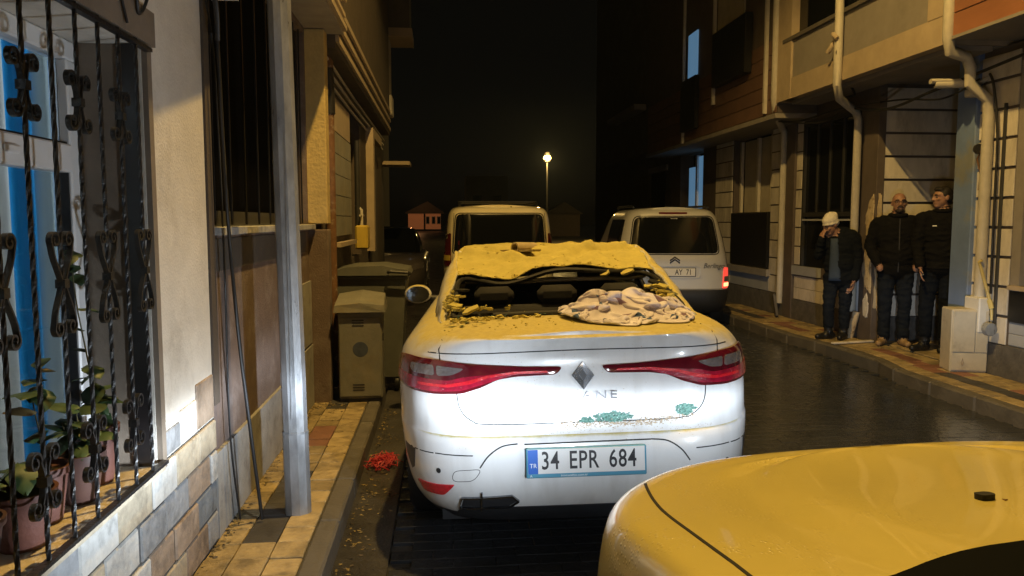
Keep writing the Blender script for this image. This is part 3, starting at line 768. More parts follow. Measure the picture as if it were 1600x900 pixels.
# things on the right pavement and wall
cb = empty('utility_cabinet', (5.12, 7.10, .124), R(-14), 'cream metal gas cabinet standing beside the blue pillar', 'cabinet')
obj('body', MB().box(-.16, -.13, .0, .18, .13, .62, bev=.012), 'meter_box', cb)
obj('door', MB().box(-.148, -.146, .20, .055, -.131, .605, bev=.006), 'meter_box', cb)
obj('lower_cover', MB().box(-.148, -.140, .02, .17, -.131, .19, bev=.004), 'meter_box', cb)
obj('side_door', MB().box(.062, -.140, .20, .172, -.131, .605, bev=.004), 'meter_box', cb)
obj('emblem', MB().tube([(-.05, -.141, .07), (-.06, -.141, .10), (-.05, -.141, .14), (-.04, -.141, .10), (-.05, -.141, .075)], .006, 5), 'slab_beige', cb)
gp = empty('gas_pipe', (5.19, 6.98, .6), 0, 'yellow gas pipe with a round meter beside the gas cabinet', 'pipe')
mat('gas_yellow', (.55, .45, .16), .5, var=.15)
obj('pipe', MB().tube([(.0, .0, .62), (-.015, .02, .60), (.0, .02, .56), (.06, -.08, .18), (.065, -.09, .05)], .015, 8), 'gas_yellow', gp, 40)
obj('riser', MB().tube([(.085, -.10, 2.1), (.085, -.10, .1), (.07, -.12, .0), (.0, -.14, -.03)], .018, 8), 'dark_metal', gp, 40)
obj('meter', MB().lathe([(.001, -.03), (.06, -.03), (.065, -.02), (.065, .02), (.055, .03), (.001, .03)], (-.01, -.16, -.03), 18, axis='y'), 'galvanised', gp, 40)
obj('coupling', MB().tube([(.05, -.06, .24), (.062, -.085, .16)], .024, 8), 'gas_yellow', gp, 40)

cv = empty('security_camera', (5.2, 7.18, 2.93), 0, 'cream bullet security camera fixed under the first floor slab', 'camera')
d = Vector((-.38, .10, .01))
obj('body', MB().tube([d * 0.0, d * .1, d * .98, d * 1.0], [.03, .045, .045, .04], 14), 'cctv', cv, 40)
obj('hood', MB().tube([d * .35 + Vector((0, 0, .022)), d * 1.1 + Vector((0, 0, .022))], .047, 12, flat=(.55, 1)), 'cctv', cv, 40)
obj('lens', MB().tube([d * .99, d * 1.015], .028, 12), 'black_glass', cv, 40)
obj('bracket', MB().box(-.1, -.05, -.13, .06, .06, -.05, bev=.01).tube([(.0, 0, -.06), (-.02, 0, 0)], .02, 8).tube([(.0, -.0, .0), (.09, -.02, .05)], .022, 8), 'cctv', cv, 40)

def cable(name, pts, r, label, m='cable'):
    # pass a smooth line through the points
    P = [Vector(p) for p in pts]; out = []
    for i in range(len(P) - 1):
        p0, p1, p2, p3 = P[max(0, i - 1)], P[i], P[i + 1], P[min(len(P) - 1, i + 2)]
        for k in range(8):
            t = k / 8
            out.append(.5 * ((2 * p1) + (p2 - p0) * t + (2 * p0 - 5 * p1 + 4 * p2 - p3) * t * t + (-p0 + 3 * p1 - 3 * p2 + p3) * t ** 3))
    out.append(P[-1])
    return tag(obj(name, MB().tube(out, r, 6), m, None, 60), label, 'cable')
cable('cable', [(4.9, 11.0, 3.05), (4.95, 10.4, 2.98), (5.05, 9.5, 3.02), (5.05, 9.2, 2.98), (5.02, 8.4, 2.86), (5.0, 7.6, 2.92), (5.05, 7.1, 2.98), (5.1, 6.0, 3.1), (5.1, 5.0, 3.16)], .016, 'thick black cable sagging under the slab across the entrance')
cable('cable', [(4.92, 10.9, 3.02), (5.0, 9.9, 2.90), (5.06, 9.3, 3.0), (5.04, 8.2, 2.93), (5.0, 7.4, 2.82), (5.12, 7.05, 2.95)], .010, 'thin black cable hanging below the thick one at the entrance')
cable('cable', [(5.22, 7.05, 3.0), (5.2, 6.96, 2.86), (5.24, 6.93, 2.4), (5.24, 6.92, 1.6), (5.25, 6.92, .9)], .012, 'black cable running down beside the nearest right drain pipe')
cable('cable', [(4.97, 9.3, 3.0), (5.0, 9.33, 3.12), (5.0, 9.1, 3.15), (4.66, 8.9, 3.42), (4.62, 8.84, 3.55), (4.64, 8.86, 3.72)], .015, 'black cable tied up along the cream drain pipe')
cable('rag', [(4.60, 8.80, 3.72), (4.58, 8.86, 3.78), (4.66, 8.92, 3.76), (4.62, 8.97, 3.66), (4.60, 9.02, 3.60)], .028, 'pale rag knotted round the upper drain pipe', 'slab_beige')['category'] = 'rag'
st = obj('loose_board', MB().box(-.10, -.02, 0, .10, .02, .34, bev=.006), 'plinth', None, None, (5.10, 11.30, .13), (R(-8), R(16), R(70)))
tag(st, 'dark slab leaning against the wall below a drain pipe', 'board')
st = obj('broken_pipe', MB().tube([(0, 0, 0), (.02, .03, .34)], .045, 10), 'peeled', None, 40, (5.12, 9.22, .125), (R(10), R(8), 0))
tag(st, 'short broken pale pipe standing by the peeling column', 'pipe')
st = obj('plank', MB().box(-.29, -.03, 0, .29, .03, .022, bev=.004), 'siding_white', None, None, (4.92, 8.78, .13), (0, 0, R(12)))
tag(st, 'pale narrow plank lying at the kerb near the man in the hat', 'plank')
cv2 = empty('wall_fitting', (5.26, 7.15, 2.3), 0, 'small grey wall bracket with wires beside the blue pillar', 'bracket')
obj('plate', MB().lathe([(.001, 0), (.05, 0), (.05, .03), (.001, .04)], (-.03, 0, 0), 14, axis='y'), 'dark_metal', cv2)
obj('wire', MB().tube([(-.02, 0, -.02), (-.03, .03, -.1), (-.0, .01, -.25), (-.02, .0, -.4)], .008, 6), 'rust_pipe', cv2)

# ------------------------------------------------------------------ left pavement things
def place_lamp_light(o, col, energy, loc, size=.1, typ='POINT', **k):
    l = bpy.data.lights.new('light', typ); l.color = col; l.energy = energy; l.shadow_soft_size = size
    for a, b in k.items(): setattr(l, a, b)
    q = bpy.data.objects.new('light', l); COL.objects.link(q); q.parent = o; q.location = loc
    return q
SOD = (1.0, .63, .18)
mat('sodium', (.8, .6, .2), .5, emit=(1, .62, .12), estr=14, var=0)
sl = empty('street_lamp', (-.745, 3.89, .118), 0, 'grey galvanised lamp pole standing on the narrow left pavement', 'street lamp')
lean = -.013
def poly_tube(z0, z1, r0, r1, n=8, x=0):
    return MB().tube([(x + lean * z0, 0, z0), (x + lean * z1, 0, z1)], [r0, r1], n)
obj('base_sleeve', poly_tube(0, .42, .066, .065, 10), 'galvanised', sl, 30)
obj('pole', poly_tube(.40, 7.35, .062, .045, 10), 'galvanised', sl, 30)
obj('collar', poly_tube(.415, .426, .0665, .0665, 10), 'galvanised', sl, 30)
obj('seam', MB().box(-.012, -.0635, .50, -.006, -.058, 1.9), 'galvanised', sl)
tx = lean * 7.3
obj('arm', MB().tube([(tx, 0, 7.2), (tx + .1, 0, 7.5), (tx + .6, .02, 7.68), (tx + 1.35, .04, 7.74)], .03, 8), 'galvanised', sl, 40)
lh = obj('lamp_head', MB().tube([(tx + 1.25, .04, 7.76), (tx + 1.35, .04, 7.77), (tx + 1.8, .05, 7.78), (tx + 1.95, .05, 7.77)], [.05, .12, .13, .06], 12, flat=(.5, 1)), 'dark_metal', sl, 40)
obj('lens', MB().lathe([(.001, -.06), (.09, -.05), (.11, 0)], (tx + 1.62, .045, 7.69), 16), 'sodium', lh)
place_lamp_light(lh, SOD, 1950, (tx + 1.62, .045, 7.56), .09, 'SPOT', spot_size=R(142), spot_blend=.22)

fl = empty('street_lamp', (8.15, 60, 0), 0, 'lit street lamp far away at the end of the street', 'street lamp')
obj('pole', MB().tube([(0, 0, 0), (0, 0, 6.1)], [.09, .06], 8), 'dark_metal', fl, 40)
lh2 = obj('lamp_head', MB().lathe([(.05, 6.1), (.25, 6.2), (.3, 6.32), (.2, 6.9), (.001, 7.0)], n=14), 'dark_metal', fl, 40)
mat('sodium_far', (.8, .6, .2), .5, emit=(1, .62, .14), estr=30, var=0)
obj('globe', MB().lathe([(.001, -.3), (.22, -.2), (.3, 0), (.22, .2), (.001, .3)], (0, -.05, 6.45), 14), 'sodium_far', lh2, 60)
place_lamp_light(lh2, SOD, 1500, (0, -.6, 6.3), .2)

uc = empty('utility_cabinet', (-.68, 6.42, .118), R(2), 'olive grey metal utility cabinet with sloped lid on the left pavement', 'cabinet')
obj('body', MB().box(-.175, -.14, .03, .175, .26, .74, bev=.008), 'cabinet_paint', uc)
obj('foot', MB().box(-.165, -.13, .0, .165, .25, .029), 'dark_metal', uc)
obj('door', MB().box(-.168, -.152, .05, .163, -.141, .70, bev=.004), 'cabinet_paint', uc)
obj('lid', MB().add([(-.21, -.185, .745), (.205, -.185, .745), (.205, .28, .745), (-.21, .28, .745), (-.20, -.175, .80), (0, -.18, .82), (.195, -.175, .80), (.19, .27, .86), (0, .275, .89), (-.2, .27, .86)],
    [(0, 3, 2, 1), (0, 1, 6, 5, 4), (4, 5, 8, 9), (5, 6, 7, 8), (1, 2, 7, 6), (2, 3, 9, 8, 7), (3, 0, 4, 9)]), 'cabinet_paint', uc)
for z0 in (.63, .10):
    for k in range(3): obj('vent_slot', MB().box(-.065, -.1545, z0 + k * .022, .03, -.1522, z0 + k * .022 + .009), 'dark_metal', uc)
def disc(name, m, parent, c, r, n=24, axis='y', d=.002):
    return obj(name, MB().lathe([(r, 0), (r, d), (.001, d + .0003)], c, n, axis=axis), m, parent)
obj('round_logo', MB().lathe([(.062, 0), (.060, -.001), (.001, -.0012)], (.0, -.1525, .44), 24, axis='y'), 'blue_logo', uc)  # blurred round logo, drawn as a plain blue disc
obj('hinge', MB().tube([(.177, -.09, .5), (.177, -.09, .56)], .01, 8), 'dark_metal', uc)
wb = empty('waste_bin', (-.66, 7.45, .0), 0, 'dark green wheeled waste bin behind the utility cabinet', 'waste bin')
obj('body', MB().add([(-.30, -.26, .14), (.26, -.26, .14), (.26, .26, .14), (-.30, .26, .14), (-.36, -.34, 1.1), (.32, -.34, 1.1), (.32, .34, 1.1), (-.36, .34, 1.1)], [(0, 3, 2, 1), (4, 5, 6, 7), (0, 1, 5, 4), (1, 2, 6, 5), (2, 3, 7, 6), (3, 0, 4, 7)]), 'bin_plastic', wb)
obj('rim', MB().box(-.38, -.36, 1.06, .34, .36, 1.10, bev=.01), 'bin_plastic', wb)
obj('lid', MB().prism([(-.39, 1.102), (.36, 1.102), (.34, 1.15), (.1, 1.19), (-.2, 1.18), (-.38, 1.14)], -.38, .37), 'bin_plastic', wb, 30)
obj('handle', MB().tube([(.16, -.40, 1.13), (.18, -.42, 1.14), (.34, -.42, 1.13), (.36, -.38, 1.12)], .014, 8), 'dark_metal', wb, 40)
for sx in (-.25, .22):
    for sy in (-.2, .2):
        obj('wheel', MB().lathe([(.001, -.02), (.07, -.02), (.075, 0), (.07, .02), (.001, .02)], (sx, sy, .075), 14, axis='x'), 'cable', wb, 40)
# crumpled red net bag
mat('red_net', (.5, .04, .05), .6, var=.3, vscale=20)
rb = random.Random(4); mb = MB()
for i in range(70):
    a = rb.uniform(0, 6.28); c = Vector((rb.gauss(0, .03), rb.gauss(0, .045), .02 + abs(rb.gauss(0, .012))))
    pts = []
    for k in range(9):
        t = k / 8 * rb.uniform(3.5, 6)
        pts.append((c.x + .05 * math.cos(a + t) * rb.uniform(.7, 1.1), c.y + .06 * math.sin(a + t) * rb.uniform(.7, 1.1), max(.008, c.z + .02 * math.sin(t * 2 + a))))
    mb.tube(pts, .0026, 5)
tag(obj('net_bag', mb, 'red_net', None, 60, (-.40, 5.0, .0)), 'crumpled red net bag in the gutter by the white car', 'bag')
cable('cable', [(LW + .02, 3.40, 2.78), (LW + .07, 3.56, 2.62), (LW + .06, 3.63, 2.45), (LW + .07, 3.66, 1.7), (LW + .1, 3.70, 1.0), (LW + .16, 3.78, .13)], .0085, 'black cable hanging down the wall corner to the pavement')
cable('cable', [(LW + .03, 3.56, 2.6), (LW + .03, 3.68, 2.3), (LW + .035, 3.72, 1.4), (LW + .03, 3.74, .6), (LW + .05, 3.80, .125)], .005, 'thin black cable running close to the wall corner')
cable('cable', [(LW + .03, 2.65, 2.75), (LW + .05, 2.72, 2.42), (LW + .04, 2.78, 2.30), (LW + .05, 2.86, 2.44), (LW + .03, 2.84, 2.75)], .006, 'loop of black cable hanging above the barred window')
cable('cable', [(LW + .03, 2.5, 2.6), (LW + .04, 2.62, 2.34), (LW + .045, 2.66, 2.24)], .005, 'short black wire hanging onto the window surround')
cable('cable', [(LW + .05, 3.0, 2.70), (LW + .08, 3.30, 2.66), (LW + .09, 3.50, 2.56), (LW + .07, 3.60, 2.40)], .012, 'bundle of black wires bent round the bracket corner')

# ------------------------------------------------------------------ far end of the street
fh = empty('far_cottage', (-2.7, 120, 0), 0, 'small far house in orange light at the end of the street', 'house')
obj('wall', MB().box(-2.6, 0, .3, 2.4, 4, 2.7), 'far_orange_glow', fh)
obj('roof', MB().prism([(-3.0, 2.9), (2.9, 2.9), (.4, 4.6)], -.4, 4.4), 'roof_tile', fh)
obj('eaves', MB().box(-3, -.4, 2.72, 2.9, 4.4, 2.89), 'dark_plaster', fh)
for x in (.4, 1.3, 2.1): obj('window', MB().box(x - .3, -.08, 1.1, x + .3, -.01, 2.3), 'pvc', fh)
for x in (.4, 1.3, 2.1): obj('pane', MB().box(x - .2, -.12, 1.2, x + .2, -.09, 2.2), 'void', fh)
obj('post', MB().box(-.2, -.3, .3, 0.05, -.1, 2.7), 'void', fh)
place_lamp_light(fh, (1, .45, .16), 90, (-1, -5, 4.6), .2)  # unseen light without a fixture, added to brighten the cottage
fb = empty('far_block', (5.5, 92, 0), 0, 'dim beige block seen above the yellow lit van', 'building')
obj('wall', MB().box(-2.7, 0, 0, 2.3, 6, 6.9), 'far_beige', fb)
for x in (-1.4, 1.0): obj('window', MB().box(x - .5, -.06, 3.4, x + .5, -.01, 4.6), 'void', fb)
fs = empty('far_shed', (12.4, 78, 0), 0, 'small far gabled house right of the far street lamp', 'house')
obj('wall', MB().box(-1.8, 0, 0, 1.6, 4, 2.3), 'far_beige', fs)
obj('roof', MB().prism([(-2.1, 2.3), (1.9, 2.3), (0, 3.5)], -.3, 4.3), 'roof_tile', fs)
# ------------------------------------------------------------------ car materials
def paint(key, col, rough=.25, dust=0.0, drops=0.0, metal=0.0, grime=.12):
    m = pmat(key, col, rough, metal=metal, var=.05, vscale=2.5, coat=.8)
    nt = m.node_tree; N, K = nt.nodes, nt.links.new; b = N['Principled BSDF']
    tc = N.new('ShaderNodeTexCoord')
    if dust:
        g = N.new('ShaderNodeNewGeometry'); sp = N.new('ShaderNodeSeparateXYZ'); K(g.outputs['Normal'], sp.inputs[0])
        nz = N.new('ShaderNodeTexNoise'); nz.inputs['Scale'].default_value = 9; nz.inputs['Detail'].default_value = 8; nz.inputs['Roughness'].default_value = .7
        K(tc.outputs['Object'], nz.inputs['Vector'])
        ad = N.new('ShaderNodeMath'); ad.operation = 'MULTIPLY_ADD'; ad.inputs[1].default_value = .9; K(nz.outputs[0], ad.inputs[0]); K(sp.outputs['Z'], ad.inputs[2])
        mr = N.new('ShaderNodeMapRange'); mr.inputs[1].default_value = 1.02; mr.inputs[2].default_value = 1.35; mr.inputs[4].default_value = dust; K(ad.outputs[0], mr.inputs[0])
        mx = N.new('ShaderNodeMix'); mx.data_type = 'RGBA'; src = b.inputs['Base Color'].links[0].from_socket
        n3 = N.new('ShaderNodeTexNoise'); n3.inputs['Scale'].default_value = 45; n3.inputs['Detail'].default_value = 6; K(tc.outputs['Object'], n3.inputs['Vector'])
        cr = N.new('ShaderNodeValToRGB'); K(n3.outputs[0], cr.inputs[0])
        cr.color_ramp.elements[0].position = .3; cr.color_ramp.elements[0].color = (.47, .39, .125, 1)
        cr.color_ramp.elements[1].position = .62; cr.color_ramp.elements[1].color = (.55, .47, .165, 1)
        K(mr.outputs[0], mx.inputs['Factor']); K(src, mx.inputs['A']); K(cr.outputs[0], mx.inputs['B']); K(mx.outputs['Result'], b.inputs['Base Color'])
        m2 = N.new('ShaderNodeMapRange'); m2.inputs[3].default_value = rough; m2.inputs[4].default_value = .9; K(mr.outputs[0], m2.inputs[0]); K(m2.outputs[0], b.inputs['Roughness'])
        m3 = N.new('ShaderNodeMapRange'); m3.inputs[3].default_value = .8; m3.inputs[4].default_value = 0; K(mr.outputs[0], m3.inputs[0]); K(m3.outputs[0], b.inputs['Coat Weight'])
        st = N.new('ShaderNodeTexNoise'); st.inputs['Scale'].default_value = 14; st.inputs['Detail'].default_value = 7; stm = N.new('ShaderNodeMapping'); stm.inputs['Scale'].default_value = (1, 1, .09); K(tc.outputs['Object'], stm.inputs[0]); K(stm.outputs[0], st.inputs['Vector'])
        sr_ = N.new('ShaderNodeMapRange'); sr_.inputs[1].default_value = .48; sr_.inputs[2].default_value = .75; sr_.inputs[4].default_value = .24; K(st.outputs[0], sr_.inputs[0])
        sx = N.new('ShaderNodeMix'); sx.data_type = 'RGBA'; K(sr_.outputs[0], sx.inputs['Factor']); K(mx.outputs['Result'], sx.inputs['A']); sx.inputs['B'].default_value = (.33, .30, .26, 1); K(sx.outputs['Result'], b.inputs['Base Color'])
        bp = N.new('ShaderNodeBump'); bp.inputs['Distance'].default_value = .003; K(n3.outputs[0], bp.inputs['Height'])
        m4 = N.new('ShaderNodeMath'); m4.operation = 'MULTIPLY'; m4.inputs[1].default_value = .6; K(mr.outputs[0], m4.inputs[0]); K(m4.outputs[0], bp.inputs['Strength'])
        K(bp.outputs[0], b.inputs['Normal'])
    elif drops:
        vo = N.new('ShaderNodeTexVoronoi'); vo.inputs['Scale'].default_value = 95; K(tc.outputs['Object'], vo.inputs['Vector'])
        n4 = N.new('ShaderNodeTexNoise'); n4.inputs['Scale'].default_value = 7; K(tc.outputs['Object'], n4.inputs['Vector'])
        mr = N.new('ShaderNodeMapRange'); mr.inputs[1].default_value = .0; mr.inputs[2].default_value = .38; mr.inputs[3].default_value = 1; mr.inputs[4].default_value = 0; K(vo.outputs['Distance'], mr.inputs[0])
        m5 = N.new('ShaderNodeMapRange'); m5.inputs[1].default_value = .44; m5.inputs[2].default_value = .6; K(n4.outputs[0], m5.inputs[0])
        mu = N.new('ShaderNodeMath'); mu.operation = 'MULTIPLY'; K(mr.outputs[0], mu.inputs[0]); K(m5.outputs[0], mu.inputs[1])
        bp = N.new('ShaderNodeBump'); bp.inputs['Distance'].default_value = .002; bp.inputs['Strength'].default_value = drops; K(mu.outputs[0], bp.inputs['Height']); K(bp.outputs[0], b.inputs['Normal'])
    M[key] = m
paint('paint_dusty', (.74, .75, .76), .28, dust=.97)
paint('paint_white', (.66, .56, .17), .34, drops=1.0)
paint('paint_cream', (.84, .76, .52), .3)
paint('paint_silver', (.60, .61, .63), .34, metal=.25)
paint('paint_dark', (.09, .08, .08), .3)
mat('dust_beige', (.50, .40, .29), .95, var=.3, vscale=25, bump=.3)
mat('dust', (.52, .45, .135), .95, var=.14, vscale=18, bump=.3, bscale=70, col2=(.44, .36, .12), mix_scale=9, mix_lo=.55, mix_hi=.8)
mat('rubber', (.012, .012, .012), .7, var=.2)
mat('black_trim', (.016, .017, .02), .5, var=.2, bump=.1)
mat('chrome', (.75, .75, .76), .12, metal=1, var=.05)
mat('emblem_chrome', (.26, .27, .29), .2, metal=1, var=.4, vscale=60)
mat('rim_metal', (.35, .35, .36), .35, metal=.8)
mat('red_lens', (.30, .008, .03), .2, var=.5, vscale=18, coat=.7, bump=.3, bscale=90, col2=(.6, .36, .4), mix_scale=55, mix_lo=.62, mix_hi=.72)
mat('red_lens_dark', (.10, .006, .012), .14, var=.25, vscale=12, coat=1)
mat('red_lens_bright', (.62, .015, .03), .15, var=.3, vscale=40, coat=1, bump=.4, bscale=120)
mat('clear_lens', (.20, .18, .185), .12, metal=.35, var=.35, vscale=30, coat=1, bump=.5, bscale=70, stretch=(.3, 1, 1))
mat('tail_lit', (.8, .05, .04), .3, emit=(1, .08, .05), estr=.9, var=0)
mat('tail_lit_hot', (.9, .2, .1), .3, emit=(1, .45, .2), estr=2.2, var=0)
mat('seat_cloth', (.02, .02, .022), .9, var=.3, bump=.2)
mat('headliner', (.30, .29, .27), .9, var=.1)
mat('plate_white', (.72, .72, .72), .35, var=.04)
mat('plate_blue', (.02, .12, .5), .4, var=.05)
mat('plate_frame_blue', (.07, .27, .40), .4, var=.1)
mat('ink', (.02, .02, .025), .4, var=0)
mat('white_ink', (.75, .78, .8), .4, var=0)
mat('glass_crumb', (.20, .38, .33), .15, var=.3, vscale=60, bump=1, bscale=160)
mat('mirror_dark', (.16, .17, .18), .08, metal=1, var=.3, vscale=20)
mat('dark_chrome', (.10, .10, .11), .3, metal=.6, var=.3)
mat('cowl_black', (.002, .003, .004), .8, spec=.08, var=0)
mat('gap', (.012, .012, .013), .8, var=0)

# ------------------------------------------------------------------ car shells
def corner_curve(w, r, D, n, m, NR):
    """half outline of an end in plan: from the centre (0,r) round the corner to (w,r+D), evenly spaced"""
    P = []
    for i in range(401):
        u = 1 - (1 - i / 400) ** 2.2
        P.append((w * u, r + D * (1 - max(0, 1 - u ** n) ** (1 / m))))
    P.append((w, r + D))
    acc = [0]
    for a, b in zip(P, P[1:]): acc.append(acc[-1] + math.hypot(b[0] - a[0], b[1] - a[1]))
    out = []; j = 0
    for k in range(NR + 1):
        t = acc[-1] * k / NR
        while j < len(acc) - 2 and acc[j + 1] < t: j += 1
        f = (t - acc[j]) / max(1e-9, acc[j + 1] - acc[j])
        out.append((lerp(P[j][0], P[j + 1][0], f), lerp(P[j][1], P[j + 1][1], f)))
    return out
def catmull(rows, sub):
    out = []
    n = len(rows)
    for i in range(n - 1):
        p0, p1, p2, p3 = rows[max(0, i - 1)], rows[i], rows[i + 1], rows[min(n - 1, i + 2)]
        for k in range(sub):
            t = k / sub
            out.append(tuple(.5 * (2 * b + (c - a) * t + (2 * a - 5 * b + 4 * c - d) * t * t + (-a + 3 * b - 3 * c + d) * t ** 3) for a, b, c, d in zip(p0, p1, p2, p3)))
    out.append(rows[-1])
    return out
def car_shell(L, levels, zfun=None, capfun=None, Dr=.75, nr=5, mr_=2.2, Df=.8, nf=3.5, mf=2.1, NR=24, NS=14, NF=20, K=24, sub=3):
    """levels: (z, half width, rear inset, front inset), closed shell with a top and a bottom"""
    lv = catmull(levels, sub)
    mb = MB(); rings = []
    for (z, w, r, f) in lv:
        a = corner_curve(w, r, Dr, nr, mr_, NR)
        b = [(x, L - y) for x, y in corner_curve(w, f, Df, nf, mf, NF)][::-1]
        y0, y1 = a[-1][1], b[0][1]
        s = [(w, lerp(y0, y1, k / NS)) for k in range(1, NS)]
        half = a + s + b
        rings.append([(x, y, zfun(x, y, z) if zfun else z) for x, y in half])
    n = len(rings[0])
    idx = []
    for ring in rings:
        o = len(mb.v)
        right = list(range(o, o + n)); mb.v += ring
        left = [right[0]]
        for k in range(1, n - 1):
            left.append(len(mb.v)); mb.v.append((-ring[k][0], ring[k][1], ring[k][2]))
        left.append(right[-1])
        idx.append((right, left))
    for (r0, l0), (r1, l1) in zip(idx, idx[1:]):
        for k in range(n - 1):
            mb.f.append((r0[k], r0[k + 1], r1[k + 1], r1[k])); mb.f.append((l0[k + 1], l0[k], l1[k], l1[k + 1]))
    for which in (0, -1):
        right, left = idx[which]
        rows = []
        for k in range(n):
            if right[k] == left[k]: rows.append([right[k]] * (K + 1)); continue
            row = [left[k]]
            x, y, z = mb.v[right[k]]
            for c in range(1, K):
                xn = -1 + 2 * c / K
                zz = z + (capfun(xn, y) if capfun and which == -1 else 0)
                row.append(len(mb.v)); mb.v.append((x * xn, y, zz))
            row.append(right[k]); rows.append(row)
        for ra, rb_ in zip(rows, rows[1:]):
            for c in range(K):
                q = [ra[c], ra[c + 1], rb_[c + 1], rb_[c]]
                q2 = []
                for i in q:
                    if i not in q2: q2.append(i)
                if len(q2) > 2: mb.f.append(tuple(q2))
    mb.mi = [0] * len(mb.f)
    return mb
def cut_arches(me, wheels, rad, w):
    """wheel arches cut with cylinders"""
    o = bpy.data.objects.new('tmp', me); COL.objects.link(o)
    cut = []
    for y, z in wheels:
        for s in (-1, 1):
            c = MB().lathe([(rad, 0), (rad, .4)], (s * w - (.27 if s > 0 else .13), y, z), 36, axis='x').mesh('cut', 'gap')
            q = bpy.data.objects.new('cut', c); COL.objects.link(q); cut.append(q)
            md = o.modifiers.new('b', 'BOOLEAN'); md.operation = 'DIFFERENCE'; md.object = q; md.solver = 'EXACT'
    dg = bpy.context.evaluated_depsgraph_get()
    out = bpy.data.meshes.new_from_object(o.evaluated_get(dg))
    bpy.data.objects.remove(o)
    for q in cut: bpy.data.objects.remove(q)
    return out
def finish(me, ang=32):
    me.polygons.foreach_set('use_smooth', [True] * len(me.polygons)); me.set_sharp_from_angle(angle=R(ang)); return me
def bvh_of(me):
    return BVHTree.FromPolygons([v.co.copy() for v in me.vertices], [list(p.vertices) for p in me.polygons])
def dense(poly, step=.02):
    out = []
    for a, b in zip(poly, poly[1:] + poly[:1]):
        n = max(1, int(math.hypot(b[0] - a[0], b[1] - a[1]) / step))
        for k in range(n): out.append((lerp(a[0], b[0], k / n), lerp(a[1], b[1], k / n)))
    return out
def rounded(poly, r, n=4):
    out = []
    N_ = len(poly)
    for i in range(N_):
        p, a, b = Vector(poly[i]), Vector(poly[i - 1]), Vector(poly[(i + 1) % N_])
        ra = min(r, (a - p).length * .45); rb_ = min(r, (b - p).length * .45)
        s, e = p + (a - p).normalized() * ra, p + (b - p).normalized() * rb_
        for k in range(n + 1):
            t = k / n
            q = s * (1 - t) ** 2 + p * 2 * t * (1 - t) + e * t * t
            out.append((q.x, q.y))
    return out
def patch(name, bvh, poly, m, parent, off=.004, depth=.012, axis='rear', step=.025, smooth=40, bulge=0.0):
    """a panel with thickness laid on a car shell: outline in (x,z), (y,z) or (x,y)"""
    out = dense(poly, step)
    xs = [p[0] for p in out]; ys = [p[1] for p in out]
    inner = []
    y = min(ys) + step / 2
    while y < max(ys):
        x = min(xs) + step / 2
        while x < max(xs): inner.append((x, y)); x += step
        y += step
    n = len(out)
    co = [Vector(p) for p in out] + [Vector(p) for p in inner if min(math.hypot(p[0] - q[0], p[1] - q[1]) for q in out) > step * .35]
    r = geometry.delaunay_2d_cdt(co, [(i, (i + 1) % n) for i in range(n)], [], 1, 1e-5)
    v2, f2 = r[0], r[2]
    def shot(p):
        if axis == 'rear': o, d = Vector((p[0], -6, p[1])), Vector((0, 1, 0))
        elif axis == 'front': o, d = Vector((p[0], 12, p[1])), Vector((0, -1, 0))
        elif axis == 'left': o, d = Vector((-5, p[0], p[1])), Vector((1, 0, 0))
        elif axis == 'right': o, d = Vector((5, p[0], p[1])), Vector((-1, 0, 0))
        else: o, d = Vector((p[0], p[1], 6)), Vector((0, 0, -1))
        h = bvh.ray_cast(o, d)
        if h[0] is None:
            h = bvh.find_nearest(o + d * 5.5)
        nn = h[1]
        if nn.dot(d) > 0: nn = -nn
        nn = (nn * .6 - d * .4).normalized()
        return h[0], nn
    vs = []; bot = []
    edge = set()
    cnt = {}
    for f in f2:
        for a, b in zip(f, list(f[1:]) + [f[0]]): cnt[frozenset((a, b))] = cnt.get(frozenset((a, b)), 0) + 1
    bd = [tuple(k) for k, c in cnt.items() if c == 1]
    bv = {i for e in bd for i in e}
    for i, p in enumerate(v2):
        q, nn = shot(p)
        dd = 0
        if bulge:
            dmin = min(math.hypot(p[0] - s[0], p[1] - s[1]) for s in out)
            dd = bulge * min(1, dmin / .03) ** .5
        vs.append(q + nn * (off + dd)); bot.append(q - nn * depth)
    fs = [tuple(f) for f in f2]
    k = len(vs); mp = {}
    for i in sorted(bv): mp[i] = len(vs); vs.append(bot[i])
    for f in f2:
        for a, b in zip(f, list(f[1:]) + [f[0]]):
            if cnt[frozenset((a, b))] == 1: fs.append((b, a, mp[a], mp[b]))
    return obj(name, MB().add(vs, fs), m, parent, smooth)
def strip_poly(pts, w):
    """outline of a thin line through points"""
    L_, R_ = [], []
    n = len(pts)
    for i, p in enumerate(pts):
        a, b = pts[max(0, i - 1)], pts[min(n - 1, i + 1)]
        tx, ty = b[0] - a[0], b[1] - a[1]; l = math.hypot(tx, ty) or 1
        L_.append((p[0] - ty / l * w / 2, p[1] + tx / l * w / 2)); R_.append((p[0] + ty / l * w / 2, p[1] - tx / l * w / 2))
    return L_ + R_[::-1]
def loop_strip(poly, w):
    h = len(poly) // 2
    return [strip_poly(poly[:h + 1], w), strip_poly(poly[h:] + poly[:1], w)]
def mirror_(poly): return [(-x, z) for x, z in poly][::-1]
def smooth_line(pts, n=6):
    rows = catmull([tuple(p) for p in pts], n)
    return [tuple(p) for p in rows]
wheel_cache = {}
